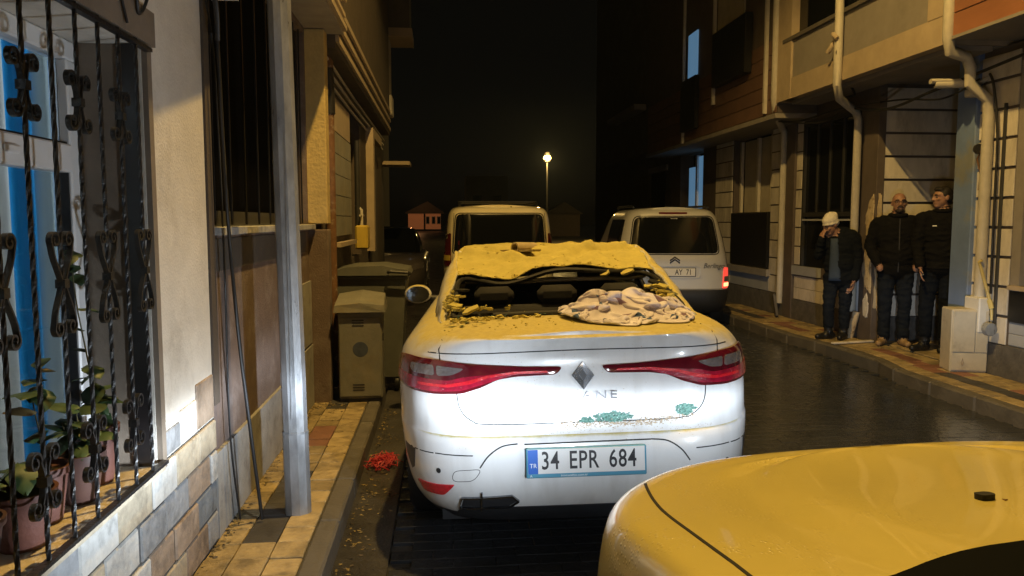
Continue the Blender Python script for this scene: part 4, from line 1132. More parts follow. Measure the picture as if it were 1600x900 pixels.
def wheel(parent, x, y, r, w=.2, side=1):
    k = (r, w)
    if k not in wheel_cache:
        ty = MB().lathe([(r * .66, -w / 2), (r * .93, -w / 2), (r, -w / 2 + .03), (r, w / 2 - .03), (r * .93, w / 2), (r * .66, w / 2), (r * .62, w / 2 - .03), (r * .62, -w / 2 + .03), (r * .66, -w / 2)], n=36, axis='x').mesh('tyre', 'rubber', 40)
        rm = MB().lathe([(.001, w * .30), (.05, w * .32), (.06, w * .28), (r * .62, w * .1), (r * .64, w * .42), (r * .66, w * .46), (r * .66, -w * .4), (r * .3, -w * .4)], n=30, axis='x')
        for s in range(5):
            a = s * 2 * PI / 5
            rm.tube([(w * .30, .04 * math.cos(a), .04 * math.sin(a)), (w * .38, r * .62 * math.cos(a), r * .62 * math.sin(a))], [.028, .035], 6)
        wheel_cache[k] = (ty, rm.mesh('rim', 'rim_metal', 40))
    t, rm = wheel_cache[k]
    e = empty('wheel', (x, y, r - .002)); e.parent = parent
    if side < 0: e.rotation_euler = (0, 0, PI)
    link('tyre', t, e); link('rim', rm, e)
    return e

# ------------------------------------------------------------------ the dusty white saloon
car = empty('white_car', (.64, 3.28, 0), 0, 'dusty white saloon car with crushed roof and no rear window glass', 'car')
car.rotation_euler = (0, R(-1.7), R(-3.5))
LV = [(.22, .80, .16, .30), (.30, .84, .08, .15), (.42, .865, .02, .05), (.55, .875, 0, 0), (.64, .885, .015, .0), (.67, .887, .04, .02), (.80, .89, .055, .10), (.90, .885, .075, .2), (.97, .87, .085, .32), (1.02, .83, .080, .4), (1.06, .77, .06, .45), (1.085, .70, .045, .48), (1.095, .66, .07, .5)]
def zf(x, y, z):
    s = smooth01((y - 3.0) / 1.3)
    return z - s * max(0, z - .45) * .36
def cf(xn, y):
    return .018 * (1 - xn * xn) + .004 * smooth01((y - .1) / .5)
me = car_shell(4.62, LV, zf, cf).mesh('body', ['paint_dusty', 'black_trim'])
me = cut_arches(me, [(.98, .33), (3.68, .33)], .36, .89)
bm = bmesh.new(); bm.from_mesh(me)
bmesh.ops.delete(bm, geom=[f for f in bm.faces if .70 < f.calc_center_median().y < 3.05 and abs(f.calc_center_median().x) < .60 and f.normal.z > .8 and f.calc_center_median().z > .9], context='FACES')
bm.to_mesh(me); bm.free()
for pg in me.polygons:
    if pg.center.z < .27 or (pg.center.z < .30 and abs(pg.center.x) < .52 and pg.center.y < .5): pg.material_index = 1
finish(me, 35)
bv = bvh_of(me)
body = link('body', me, car)
# panel gaps
for poly in ([(-.565, .84), (-.55, .77), (-.50, .722), (-.42, .706), (0, .704), (.42, .706), (.50, .722), (.55, .77), (.565, .84)],):
    patch('panel_gap', bv, strip_poly(smooth_line(poly), .0045), 'gap', body, .0012, .002, step=.02)
patch('panel_gap', bv, strip_poly(smooth_line([(-.70, 1.012), (-.35, 1.022), (0, 1.026), (.35, 1.022), (.70, 1.012)]), .005), 'gap', body, .001, .002, step=.02)
for s in (-1, 1):
    patch('panel_gap', bv, strip_poly([(s * x, z) for x, z in ((.5, .575), (.66, .572), (.80, .56))], .005), 'gap', body, .001, .002)
    patch('panel_gap', bv, strip_poly([(s * x, z) for x, z in ((.64, .985), (.645, 1.03), (.63, 1.07))], .006), 'gap', body, .001, .002)
    patch('bumper_slit', bv, [(s * x, z) for x, z in ((.775, .56), (.835, .555), (.83, .50), (.80, .44), (.785, .46))], 'black_trim', body, .003, .004)
    patch('parking_sensor', bv, [(s * .66 + .011 * math.cos(a * PI / 5), .49 + .013 * math.sin(a * PI / 5)) for a in range(10)], 'gap', body, .002, .004, step=.008)
    patch('bumper_line', bv, strip_poly(smooth_line([(s * x, z) for x, z in ((.30, .625), (.37, .615), (.43, .575), (.47, .52))]), .006), 'gap', body, .0008, .002)
for q_ in loop_strip(rounded([(-.59, .50), (-.46, .515), (-.50, .455), (-.60, .445)], .03), .0025): patch('tow_cover', bv, q_, 'gap', body, .0007, .001, step=.01)
tailR = [(.085, .952), (.115, .918), (.30, .914), (.38, .902), (.455, .868), (.54, .842), (.66, .834), (.80, .834), (.872, .845), (.878, .93), (.85, .965), (.79, .982), (.66, .986), (.42, .968), (.25, .957)]
for s in (-1, 1):
    F = (lambda p: [(s * x, z) for x, z in p])
    tl = patch('tail_light', bv, rounded(F(tailR), .02), 'red_lens_dark', body, .010, .02, step=.016, bulge=.006)
    patch('lower_lens', bv, rounded(F([(.44, .885), (.54, .855), (.66, .846), (.80, .846), (.855, .858), (.86, .90), (.78, .90), (.60, .897), (.53, .915), (.43, .925), (.33, .936), (.18, .938), (.135, .928), (.30, .925)]), .012), 'red_lens', tl, .0185, .008, step=.016)
    patch('clear_lens', bv, rounded(F([(.66, .916), (.765, .917), (.782, .935), (.775, .958), (.665, .962)]), .014), 'clear_lens', tl, .020, .008, step=.016)
    patch('clear_lens', bv, rounded(F([(.648, .916), (.652, .961), (.525, .953), (.545, .938), (.59, .920)]), .012), 'clear_lens', tl, .020, .008, step=.016)
    patch('bright_bar', bv, rounded(F([(.15, .929), (.30, .928), (.42, .912), (.50, .885), (.60, .868), (.74, .868), (.74, .880), (.61, .880), (.52, .897), (.43, .922), (.31, .938), (.16, .938)]), .004), 'red_lens_bright', tl, .022, .006, step=.012)
    patch('reflector', bv, rounded(F([(.585, .432), (.775, .405), (.735, .355), (.64, .366)]), .014), 'red_lens_bright', body, .006, .01, step=.015)
patch('diffuser', bv, rounded([(-.60, .235), (-.56, .318), (.56, .318), (.60, .235)], .02), 'black_trim', body, .004, .01, step=.03)
for s in (-1, 1):
    patch('exhaust_slot', bv, [(s * x, z) for x, z in ((.55, .360), (.335, .377), (.308, .352), (.345, .326), (.562, .312))], 'black_trim', body, .003, .006, step=.015)
    for q_ in loop_strip([(s * x, z) for x, z in ((.555, .365), (.33, .383), (.30, .352), (.34, .322), (.57, .306))], .007): patch('exhaust_trim', bv, q_, 'emblem_chrome', body, .012, .008, step=.01)
    patch('exhaust_trim', bv, strip_poly([(s * x, z) for x, z in ((.47, .30), (.465, .40))], .006), 'emblem_chrome', body, .011, .008, step=.01)
# emblem: a chrome diamond with a smaller diamond opening
em = empty('emblem', (0.0, 0, 0)); em.parent = body
dia = lambda a, b: [(0.004, .91 + b), (.004 + a, .91), (.004, .91 - b), (.004 - a, .91)]
patch('diamond', bv, dia(.050, .062), 'emblem_chrome', em, .012, .01, step=.012)
patch('diamond_face', bv, [(.004, .91 + .062), (.004, .91 + .024), (.004 - .019, .91), (.004, .91 - .024), (.004, .91 - .062), (.004 - .050, .91)], 'chrome', em, .0135, .004, step=.012)
patch('diamond_opening', bv, dia(.016, .024), 'ink', em, .0142, .003, step=.01)
def surf_y(x, z, a='rear'):
    return bv.ray_cast(Vector((x, -5, z)), Vector((0, 1, 0)))[0].y
text('lettering', 'ANE', .050, 'dark_chrome', body, (.075, surf_y(.0, .82) - .010, .822), (R(90 - 3), 0, 0), sx=1.45, spacing=1.25)
text('lettering', '_', .045, 'dark_chrome', body, (-.055, surf_y(-.05, .82) - .008, .826), (R(90 - 3), 0, 0), sx=.7)
# number plate
pl = empty('number_plate', (.0, -.016, .545)); pl.parent = body; pl.rotation_euler = (R(-3), 0, 0)
obj('holder', MB().box(-.266, -.006, -.068, .266, .012, .064, bev=.004), 'plate_frame_blue', pl)
obj('plate', MB().box(-.258, -.0085, -.048, .258, -.0062, .060), 'plate_white', pl)
obj('blue_band', MB().box(-.2575, -.0098, -.0475, -.214, -.0086, .0595), 'plate_blue', pl)
text('lettering', 'TR', .028, 'white_ink', pl, (-.235, -.0100, -.012), sx=.95, extrude=.0004)
for s_, x in (('34', -.160), ('EPR', -.012), ('684', .160)):
    text('lettering', s_, .112, 'ink', pl, (x, -.0088, .006), sx=.70, extrude=.0008, spacing=1.08, depth=.0012)
text('lettering', 'A', .016, 'white_ink', pl, (-.245, -.0063, -.058), extrude=.0004)
text('lettering', 'iniscuozhio.com.tr', .0145, 'white_ink', pl, (-.055, -.0063, -.058), sx=1.1, extrude=.0004)
patch('plate_trim', bv, strip_poly([(-.27, .622), (.0, .624), (.30, .625)], .006), 'gap', body, .001, .002)
# wheels
for x, y in ((-.77, .98), (.77, .98), (-.77, 3.68), (.77, 3.68)): wheel(car, x, y, .32, .2, 1 if x > 0 else -1)
# floor and underbody
obj('underbody', MB().box(-.66, .25, .2, .66, 4.2, .26), 'black_trim', car)
# crushed roof
cr_ = random.Random(2)
def roof_z(x, y):
    xn = x / .62
    z = 1.43 - .025 * xn * xn
    t = 1 - smooth01((y - 1.36) / .62)            # crushed rear header
    z -= t * (.118 + .018 * math.cos((x + .34) * 7.5) - .02 * (x))
    z -= .030 * math.exp(-((x + .30) / .10) ** 2 - ((y - 1.38) / .16) ** 2)
    # creases running out from the rear corners
    for (cx, cy, ax, ay, h) in ((-.58, 1.85, .9, -.42, .022), (-.50, 1.92, .98, -.2, .016), (.55, 1.95, -.95, -.28, .018), (.3, 1.9, -.6, -.5, .014)):
        l = math.hypot(ax, ay); ax, ay = ax / l, ay / l
        d_ = (x - cx) * -ay + (y - cy) * ax; al = (x - cx) * ax + (y - cy) * ay
        if al > 0: z += 1.7 * h * max(0, 1 - abs(d_) / .055) * math.exp(-al * .9) - 1.4 * h * max(0, 1 - abs(d_ - .075) / .06) * math.exp(-al * .9)
    cw = Vector((noise.noise(Vector((x * 3, y * 3, 8))), noise.noise(Vector((x * 3, y * 3, 15))), 0)) * .25
    z += .022 * (.5 - abs(noise.noise(Vector((x * 4, y * 4, 1.0)) + cw)) * 1.6) + .010 * (.5 - abs(noise.noise(Vector((x * 10, y * 10, 3.0)) + cw))) + .003 * noise.noise(Vector((x * 30, y * 30, 3.0)))
    # front part bent too
    z -= .07 * math.exp(-((x - .1) / .4) ** 2 - ((y - 2.5) / .35) ** 2)
    return z
rf = MB().grid(lambda u, v: ((lambda x, y: (x * (1 - .03 * v), y + .05 * (x / .62) ** 2 * (1 - v) * 1.0, roof_z(x, y)))(lerp(-.62, .62, u), lerp(1.36, 2.95, v))), 124, 120)
roof = obj('roof', rf, 'dust', car, 60)
sm = roof.modifiers.new('thickness', 'SOLIDIFY'); sm.thickness = .007; sm.offset = -1
obj('headliner', MB().grid(lambda u, v: (lerp(-.56, .56, u), lerp(1.44, 2.9, v), roof_z(lerp(-.56, .56, u), lerp(1.44, 2.9, v)) - .045), 20, 20), 'headliner', car, 60)
def slab_patch(name, quad, m, nu=10, nv=10, bul=(0, 0, 0), th=.03, parent=car, smoothing=60, jit=0.0):
    a, b, c, d = [Vector(q) for q in quad]; bl = Vector(bul)
    def fn(u, v):
        p = (a * (1 - u) + b * u) * (1 - v) + (d * (1 - u) + c * u) * v + bl * 4 * u * (1 - u) * (.3 + .7 * math.sin(PI * v))
        if jit: p += Vector((noise.noise(p * 9), noise.noise(p * 9 + Vector((5, 0, 0))), noise.noise(p * 9 + Vector((0, 7, 0))))) * jit
        return p
    o = obj(name, MB().grid(fn, nu, nv), m, parent, smoothing)
    md = o.modifiers.new('thickness', 'SOLIDIFY'); md.thickness = th; md.offset = 0
    return o
for s in (-1, 1):
    zt = roof_z(s * .6, 1.42)
    slab_patch('rear_pillar', [(s * .655, .62, 1.085), (s * .73, 1.45, 1.06), (s * .615, 2.02, roof_z(s * .6, 2.0) - .004), (s * .60, 1.42, zt - .004)], 'paint_dusty', 14, 14, (s * .03, 0, .015), .035, jit=.012)
    slab_patch('middle_pillar', [(s * .74, 2.25, 1.04), (s * .74, 2.36, 1.04), (s * .60, 2.40, 1.375), (s * .60, 2.30, 1.375)], 'black_trim', 3, 6, (s * .01, 0, 0), .03)
    slab_patch('front_pillar', [(s * .74, 3.30, 1.0), (s * .72, 3.42, .98), (s * .57, 2.98, 1.36), (s * .60, 2.88, 1.37)], 'paint_dusty', 4, 8, (s * .01, 0, .02), .03)
    slab_patch('roof_rail', [(s * .61, 1.9, roof_z(.6, 1.9) - .03), (s * .61, 3.0, 1.36), (s * .595, 2.98, 1.385), (s * .595, 1.9, roof_z(.6, 1.9))], 'paint_dusty', 14, 3, (s * .01, 0, 0), .02)
    for (ya, yb, yc, yd) in ((1.47, 2.24, 2.29, 2.03), (2.37, 3.28, 2.87, 2.41)):
        slab_patch('side_glass', [(s * .735, ya, 1.055), (s * .735, yb, 1.03), (s * .603, yc, 1.36), (s * .603, yd, 1.355)], 'glass', 4, 4, (s * .01, 0, 0), .004)
    obj('belt_trim', MB().tube([(s * .735, 1.4, 1.06), (s * .742, 2.3, 1.045), (s * .74, 3.3, 1.01)], .012, 6), 'black_trim', car, 50)
slab_patch('windscreen', [(-.70, 3.40, 1.02), (.70, 3.40, 1.02), (.57, 2.95, 1.37), (-.57, 2.95, 1.37)], 'glass', 8, 6, (0, .05, 0), .005)
# rear window rim: rubber seal and torn lip
seal = [(-.60, .67, 1.112), (-.30, .645, 1.122), (0, .64, 1.126), (.30, .645, 1.122), (.60, .67, 1.112), (.595, .95, 1.19), (.565, 1.38, roof_z(.56, 1.38) - .03), (.30, 1.355, roof_z(.3, 1.36) - .03), (0, 1.35, roof_z(0, 1.36) - .03), (-.30, 1.355, roof_z(-.3, 1.36) - .03), (-.565, 1.38, roof_z(-.56, 1.38) - .03), (-.595, .95, 1.19), (-.60, .67, 1.112)]
obj('window_seal', MB().tube(smooth_line(seal, 5), .016, 6), 'rubber', car, 60)
slab_patch('rear_header', [(-.56, 1.40, roof_z(-.56, 1.38) - .05), (.56, 1.40, roof_z(.56, 1.38) - .05), (.55, 1.50, roof_z(.56, 1.5) - .075), (-.55, 1.50, roof_z(-.56, 1.5) - .075)], 'headliner', 10, 4, (0, 0, -.01), .02, jit=.02)
# cabin
cab_m = MB()
cab_m.box(-.62, .72, .30, .62, 3.1, .36)
obj('floor_pan', cab_m, 'seat_cloth', car)
obj('parcel_shelf', MB().box(-.60, .68, 1.03, .60, 1.22, 1.05), 'seat_cloth', car)
obj('dashboard', MB().prism([(2.75, .6), (3.15, .6), (3.3, 1.0), (3.0, 1.02), (2.8, .93)], -.66, .66, axis='x'), 'seat_cloth', car, 30)
for s in (-1, 1): obj('door_lining', MB().box(s * .70, .9, .36, s * .64, 3.1, 1.03), 'seat_cloth', car)
obj('rear_bench', MB().box(-.6, 1.24, .55, .6, 1.38, 1.10, bev=.04).box(-.6, 1.3, .36, .6, 1.8, .58, bev=.04), 'seat_cloth', car, 40)
for x in (-.38, 0, .38): obj('headrest', MB().box(x - .12, 1.26, 1.105, x + .12, 1.35, 1.215, bev=.035), 'seat_cloth', car, 40)
for x in (-.35, .35):
    obj('front_seat', MB().box(x - .24, 2.12, .5, x + .24, 2.26, 1.10, bev=.05).box(x - .24, 2.2, .36, x + .24, 2.68, .56, bev=.05), 'seat_cloth', car, 40)
    obj('headrest', MB().box(x - .13, 2.10, 1.10, x + .13, 2.20, 1.29, bev=.04), 'seat_cloth', car, 40)
obj('steering_wheel', MB().tube([(-.36 + .18 * math.cos(a * PI / 12), 2.72 + .06 * math.sin(a * PI / 12), .98 + .17 * math.sin(a * PI / 12)) for a in range(25)], .014, 6), 'black_trim', car, 50)
obj('mirror', MB().box(-.11, 2.86, 1.25, .11, 2.89, 1.32, bev=.012), 'chrome', car)
# door mirrors
for s in (-1, 1):
    mo = obj('door_mirror', MB().lathe([(.001, -.09), (.07, -.075), (.098, -.02), (.104, .03), (.09, .05), (.001, .055)], (0, 0, 0), 20, axis='y'), 'paint_dusty', car, 50)
    mo.location = (s * .99, 2.92, 1.04); mo.scale = (1.05, 1, .74); mo.rotation_euler = (0, 0, PI if True else 0)
    g = obj('mirror_glass', MB().lathe([(.001, -.001), (.084, -.001), (.088, .004), (.001, .005)], (0, 0, 0), 20, axis='y'), 'mirror_dark', mo, 50); g.location = (0, .058, 0)
    obj('mirror_arm', MB().tube([(s * .80, 2.98, .99), (s * .95, 2.95, 1.0)], .03, 8), 'black_trim', car, 50)
# ------------------------------------------------------------------ vans ahead
def van(name, loc, rz, label, pm, L, LVv, kind):
    root = empty(name, loc, rz, label, 'van')
    def cfv(xn, y): return .03 * (1 - xn * xn)
    me = car_shell(L, LVv, None, cfv, Dr=.42, nr=7, mr_=2.2, Df=.7, nf=3.5, NR=18, NS=14, NF=16, K=16).mesh('body', [pm])
    me = cut_arches(me, [(.72, .31), (L - .85, .31)], .35, LVv[3][1])
    finish(me, 40)
    b_ = bvh_of(me)
    bo = link('body', me, root)
    for x, y in ((-.74, .72), (.74, .72), (-.74, L - .85), (.74, L - .85)): wheel(root, x, y, .30, .19, 1 if x > 0 else -1)
    return root, bo, b_
BLV = [(.24, .80, .12, .25), (.34, .83, .03, .1), (.50, .845, 0, .02), (.60, .855, .02, 0), (.85, .86, .045, .05), (1.0, .85, .055, .25), (1.10, .835, .07, .55), (1.35, .785, .11, 1.0), (1.60, .72, .165, 1.35), (1.70, .67, .20, 1.5), (1.75, .62, .245, 1.6), (1.775, .56, .32, 1.7)]
bl, bb, bbv = van('silver_van', (3.40, 11.0, 0), R(-5.5), 'silver panel van with lit right tail light parked by the right kerb', 'paint_silver', 4.1, BLV, 'b')
patch('rear_window', bbv, rounded([(-.66, 1.12), (.66, 1.12), (.575, 1.655), (-.575, 1.655)], .09), 'black_glass', bb, .004, .01, step=.05)
for q_ in loop_strip(rounded([(-.675, 1.105), (.675, 1.105), (.588, 1.668), (-.588, 1.668)], .09), .014): patch('window_seal', bbv, q_, 'rubber', bb, .0045, .006, step=.03)
patch('brake_light', bbv, rounded([(-.22, 1.70), (.20, 1.70), (.20, 1.725), (-.22, 1.725)], .01), 'red_lens_dark', bb, .006, .01, step=.03)
patch('bumper', bbv, rounded([(-.835, .25), (.835, .25), (.845, .585), (-.845, .585)], .02), 'black_trim', bb, .02, .03, step=.05)
for q_ in loop_strip(rounded([(-.38, .76), (.38, .76), (.38, .935), (-.38, .935)], .06), .016): patch('plate_recess', bbv, q_, 'paint_silver', bb, .012, .01, step=.03)
patch('panel_gap', bbv, strip_poly([(-.76, .595), (.76, .595)], .008), 'gap', bb, .001, .003)
for s in (-1, 1):
    tl = patch('tail_light', bbv, rounded([(s * .715, .60), (s * .838, .605), (s * .842, .90), (s * .745, .915)], .02), 'tail_lit' if s > 0 else 'red_lens', bb, .012, .02, step=.03)
    patch('clear_lens', bbv, rounded([(s * .735, .70), (s * .836, .70), (s * .836, .78), (s * .742, .78)], .012), 'clear_lens', tl, .02, .008, step=.03)
    if s > 0: patch('brake_bulb', bbv, rounded([(.728, .63), (.832, .63), (.834, .685), (.732, .685)], .012), 'tail_lit_hot', tl, .02, .008, step=.03)
    patch('side_window', bbv, rounded([(.26, 1.14), (1.7, 1.12), (1.7, 1.62), (.38, 1.62)], .06), 'black_glass', bb, .004, .01, axis='left' if s < 0 else 'right', step=.08)
    obj('roof_rail', MB().tube([(s * .56, .45, 1.80), (s * .57, .6, 1.82), (s * .57, 2.1, 1.83), (s * .55, 2.3, 1.80)], .018, 6), 'black_trim', bl, 50)
def chevron(z):
    return [(-.075, z - .03), (0, z + .022), (.075, z - .03), (.075, z - .052), (0, z), (-.075, z - .052)]
eb = empty('emblem', (0, 0, 0)); eb.parent = bb
for z in (1.055, 1.02): patch('chevron', bbv, chevron(z), 'emblem_chrome', eb, .01, .005, step=.02)
yy = bbv.ray_cast(Vector((.2, -5, .84)), Vector((0, 1, 0)))[0].y
np_ = empty('number_plate', (0, yy - .012, .845)); np_.parent = bb
obj('plate', MB().box(-.30, -.004, -.058, .30, .006, .058, bev=.003), 'plate_white', np_)
obj('plate_border', MB().box(-.31, .0, -.066, .31, .008, .066), 'ink', np_)
text('lettering', 'AY', .115, 'ink', np_, (.055, -.0045, -.002), sx=.75, extrude=.0008, depth=.001)
text('lettering', '71', .115, 'ink', np_, (.205, -.0045, -.002), sx=.75, extrude=.0008, depth=.001)
text('lettering', 'Berlingo', .105, 'ink', bb, (.575, bbv.ray_cast(Vector((.57, -5, .93)), Vector((0, 1, 0)))[0].y - .004, .935), (R(90), 0, R(4)), extrude=.001, shear=.35, sx=.9)
text('lettering', 'www', .03, 'white_ink', bb, (0, bbv.ray_cast(Vector((0, -5, 1.63)), Vector((0, 1, 0)))[0].y - .006, 1.635), (R(80), 0, 0), sx=1.6, extrude=.0005)
DLV = [(.24, .79, .12, .25), (.34, .83, .03, .1), (.50, .845, 0, .02), (.60, .85, .02, 0), (.90, .855, .03, .05), (1.05, .85, .035, .25), (1.15, .835, .045, .5), (1.40, .815, .075, .9), (1.65, .785, .12, 1.2), (1.74, .755, .155, 1.35), (1.79, .71, .20, 1.45), (1.815, .64, .28, 1.55)]
dl, db, dbv = van('cream_van', (.86, 11.5, 0), R(-.8), 'cream van lit yellow with roof bars parked ahead of the dusty car', 'paint_cream', 4.2, DLV, 'd')
patch('rear_window', dbv, rounded([(-.70, 1.10), (.70, 1.10), (.655, 1.70), (-.655, 1.70)], .08), 'black_glass', db, .004, .01, step=.05)
for q_ in loop_strip(rounded([(-.715, 1.085), (.715, 1.085), (.668, 1.714), (-.668, 1.714)], .08), .014): patch('window_seal', dbv, q_, 'rubber', db, .0045, .006, step=.03)
patch('bumper', dbv, rounded([(-.835, .25), (.835, .25), (.84, .56), (-.84, .56)], .02), 'black_trim', db, .02, .03, step=.05)
for s in (-1, 1):
    tl = patch('tail_light', dbv, rounded([(s * .735, .92), (s * .842, .92), (s * .83, 1.38), (s * .735, 1.42)], .03), 'red_lens_dark', db, .012, .02, step=.04)
    patch('amber_lens', dbv, rounded([(s * .742, 1.0), (s * .838, 1.0), (s * .836, 1.08), (s * .742, 1.08)], .012), 'meter_yellow', tl, .019, .008, step=.03)
    patch('panel_gap', dbv, strip_poly([(s * .715, .6), (s * .722, 1.1), (s * .69, 1.72)], .008), 'gap', db, .001, .003)
    patch('side_window', dbv, rounded([(.3, 1.16), (1.7, 1.14), (1.7, 1.58), (.4, 1.6)], .06), 'black_glass', db, .004, .01, axis='left' if s < 0 else 'right', step=.08)
    obj('roof_rail', MB().tube([(s * .60, .45, 1.83), (s * .60, .55, 1.88), (s * .60, 2.3, 1.89), (s * .59, 2.45, 1.84)], .018, 6), 'black_trim', dl, 50)
for y in (.75, 1.9): obj('crossbar', MB().tube([(-.62, y, 1.90), (.62, y, 1.90)], .014, 6), 'black_trim', dl, 50)
obj('door_handle', MB().box(.13, -.02, .84, .34, .02, .88, bev=.008), 'black_trim', dl)
obj('roof_nub', MB().box(.17, .24, 1.80, .19, .27, 1.82), 'black_trim', dl)
# dark car facing us, half hidden on the left
KLV = [(.22, .78, .1, .3), (.32, .82, .03, .1), (.50, .84, 0, 0), (.70, .845, .03, .03), (.85, .83, .06, .12), (.93, .78, .1, .3), (.96, .72, .16, .45)]
kc = empty('parked_car', (-1.15, 18.3, 0), PI, 'dark parked car facing the camera behind the bins', 'car')
me = finish(cut_arches(car_shell(4.0, KLV, None, lambda xn, y: .03 * (1 - xn * xn), Dr=.5, nr=4, NR=14, NS=10, NF=16, K=14).mesh('body', 'paint_dark'), [(.75, .3), (3.2, .3)], .34, .845), 40)
kb = link('body', me, kc); kbv = bvh_of(me)
KG = [(.94, .70, .2, 1.0), (1.15, .67, .45, 1.3), (1.38, .58, .75, 1.6), (1.44, .5, .95, 1.75), (1.455, .4, 1.1, 1.9)]
me2 = finish(car_shell(4.0, KG, None, lambda xn, y: .03 * (1 - xn * xn), Dr=.4, nr=4, Df=.4, nf=4, NR=12, NS=8, NF=12, K=10).mesh('cabin', 'black_glass'), 40)
kg = link('cabin', me2, kc)
for x, y in ((-.74, .75), (.74, .75), (-.74, 3.2), (.74, 3.2)): wheel(kc, x, y, .29, .18, 1 if x > 0 else -1)
for s in (-1, 1):
    patch('head_light', kbv, rounded([(s * .48, .66), (s * .76, .70), (s * .78, .82), (s * .60, .80)], .04), 'clear_lens', kb, .012, .02, axis='front', step=.04)
patch('grille', kbv, rounded([(-.40, .45), (.40, .45), (.42, .62), (-.42, .62)], .04), 'black_trim', kb, .006, .01, axis='front', step=.05)
obj('plate', MB().box(-.26, 4.0, .33, .26, 4.012, .44), 'plate_white', kc)

# ------------------------------------------------------------------ the car nearest the camera: bonnet bottom right
FX, FY, FH = 1.165, 2.14, R(6.0)
FL = 4.15
fc = empty('near_car', (FX + math.sin(FH) * FL, FY - math.cos(FH) * FL, 0), FH, 'pale wet car at bottom right with its bonnet towards the street', 'car')
FLV = [(.22, .80, .2, .26), (.32, .85, .05, .06), (.50, .875, 0, .0), (.68, .885, .02, .0), (.80, .885, .04, .02), (.89, .878, .06, .04), (.935, .868, .09, .065), (.958, .85, .12, .095), (.968, .825, .15, .13), (.972, .785, .2, .17)]
def fz(x, y, z):
    s = smooth01((3.95 - y) / .9)
    return z + s * max(0, z - .6) / .4 * .066
def fcap(xn, y):
    a = abs(xn)
    z = .006 * (1 - a ** 2.2)
    z += .004 * math.exp(-((a - .5) / .12) ** 2) - .008 * math.exp(-((a - .72) / .08) ** 2)
    z += .02 * smooth01((FL - y) / .8) * (1 - a * a)
    return z
me = car_shell(FL, FLV, fz, fcap, Dr=.6, nr=4, Df=.52, nf=3.2, mf=2.1, NR=16, NS=16, NF=30, K=40, sub=4).mesh('body', ['paint_white'])
me = finish(cut_arches(me, [(.8, .31), (3.28, .31)], .36, .885), 40)
fb_ = link('body', me, fc); fbv = bvh_of(me)
FG = [(1.0, .745, .25, .92), (1.08, .725, .32, 1.08), (1.20, .70, .40, 1.30), (1.45, .64, .55, 1.75), (1.62, .58, .70, 2.08), (1.68, .52, .8, 2.2), (1.70, .44, .9, 2.35)]
me = finish(car_shell(FL, FG, None, lambda xn, y: .03 * (1 - xn * xn), Dr=.4, nr=4, Df=.36, nf=2.4, mf=2.1, NR=14, NS=12, NF=24, K=14).mesh('cabin', 'paint_white'), 40)
fcb = link('cabin', me, fc); fgv = bvh_of(me)
patch('windscreen', fgv, rounded([(-.715, 1.035), (.715, 1.035), (.59, 1.63), (-.59, 1.60)], .05), 'black_glass', fcb, .004, .01, axis='front', step=.05)
for s in ('left', 'right'):
    patch('side_glass', fgv, rounded([(.75, 1.10), (2.75, 1.10), (2.05, 1.54), (.95, 1.54)], .06), 'black_glass', fcb, .004, .01, axis=s, step=.08)
patch('cowl', fbv, [(x, 3.23 - .10 * (abs(x) / .74) ** 2.4) for x in [-.70 + .07 * i for i in range(21)]] + [(x, 2.80) for x in [.70 - .07 * i for i in range(21)]], 'cowl_black', fb_, .006, .01, axis='top', step=.03)
for s in (-1, 1):
    gap = smooth_line([(s * .772, 2.95), (s * .772, 3.2), (s * .772, 3.45), (s * .768, 3.60), (s * .755, 3.70), (s * .735, 3.79), (s * .715, 3.86)], 5)
    patch('bonnet_gap', fbv, strip_poly(gap, .007), 'gap', fb_, .0015, .003, axis='top', step=.02)
NX, NY = -.13, 3.46
wn_ = patch('washer_nozzle', fbv, rounded([(NX - .022, NY - .014), (NX + .014, NY - .014), (NX + .014, NY + .014), (NX - .022, NY + .014)], .012), 'rubber', fb_, .012, .006, axis='top', step=.01)
patch('leaf_scrap', fbv, [(NX + .022, NY - .024), (NX + .032, NY - .02), (NX + .026, NY - .013)], 'rust_pipe', fb_, .002, .002, axis='top', step=.01)
for x, y in ((-.76, .8), (.76, .8), (-.76, 3.28), (.76, 3.28)): wheel(fc, x, y, .31, .2, 1 if x > 0 else -1)
patch('grille', fbv, rounded([(-.42, .50), (.42, .50), (.46, .68), (-.46, .68)], .04), 'black_trim', fb_, .006, .01, axis='front', step=.05)
mat('lamp_lens', (.8, .8, .8), .1, emit=(.85, .93, 1), estr=6, var=0)

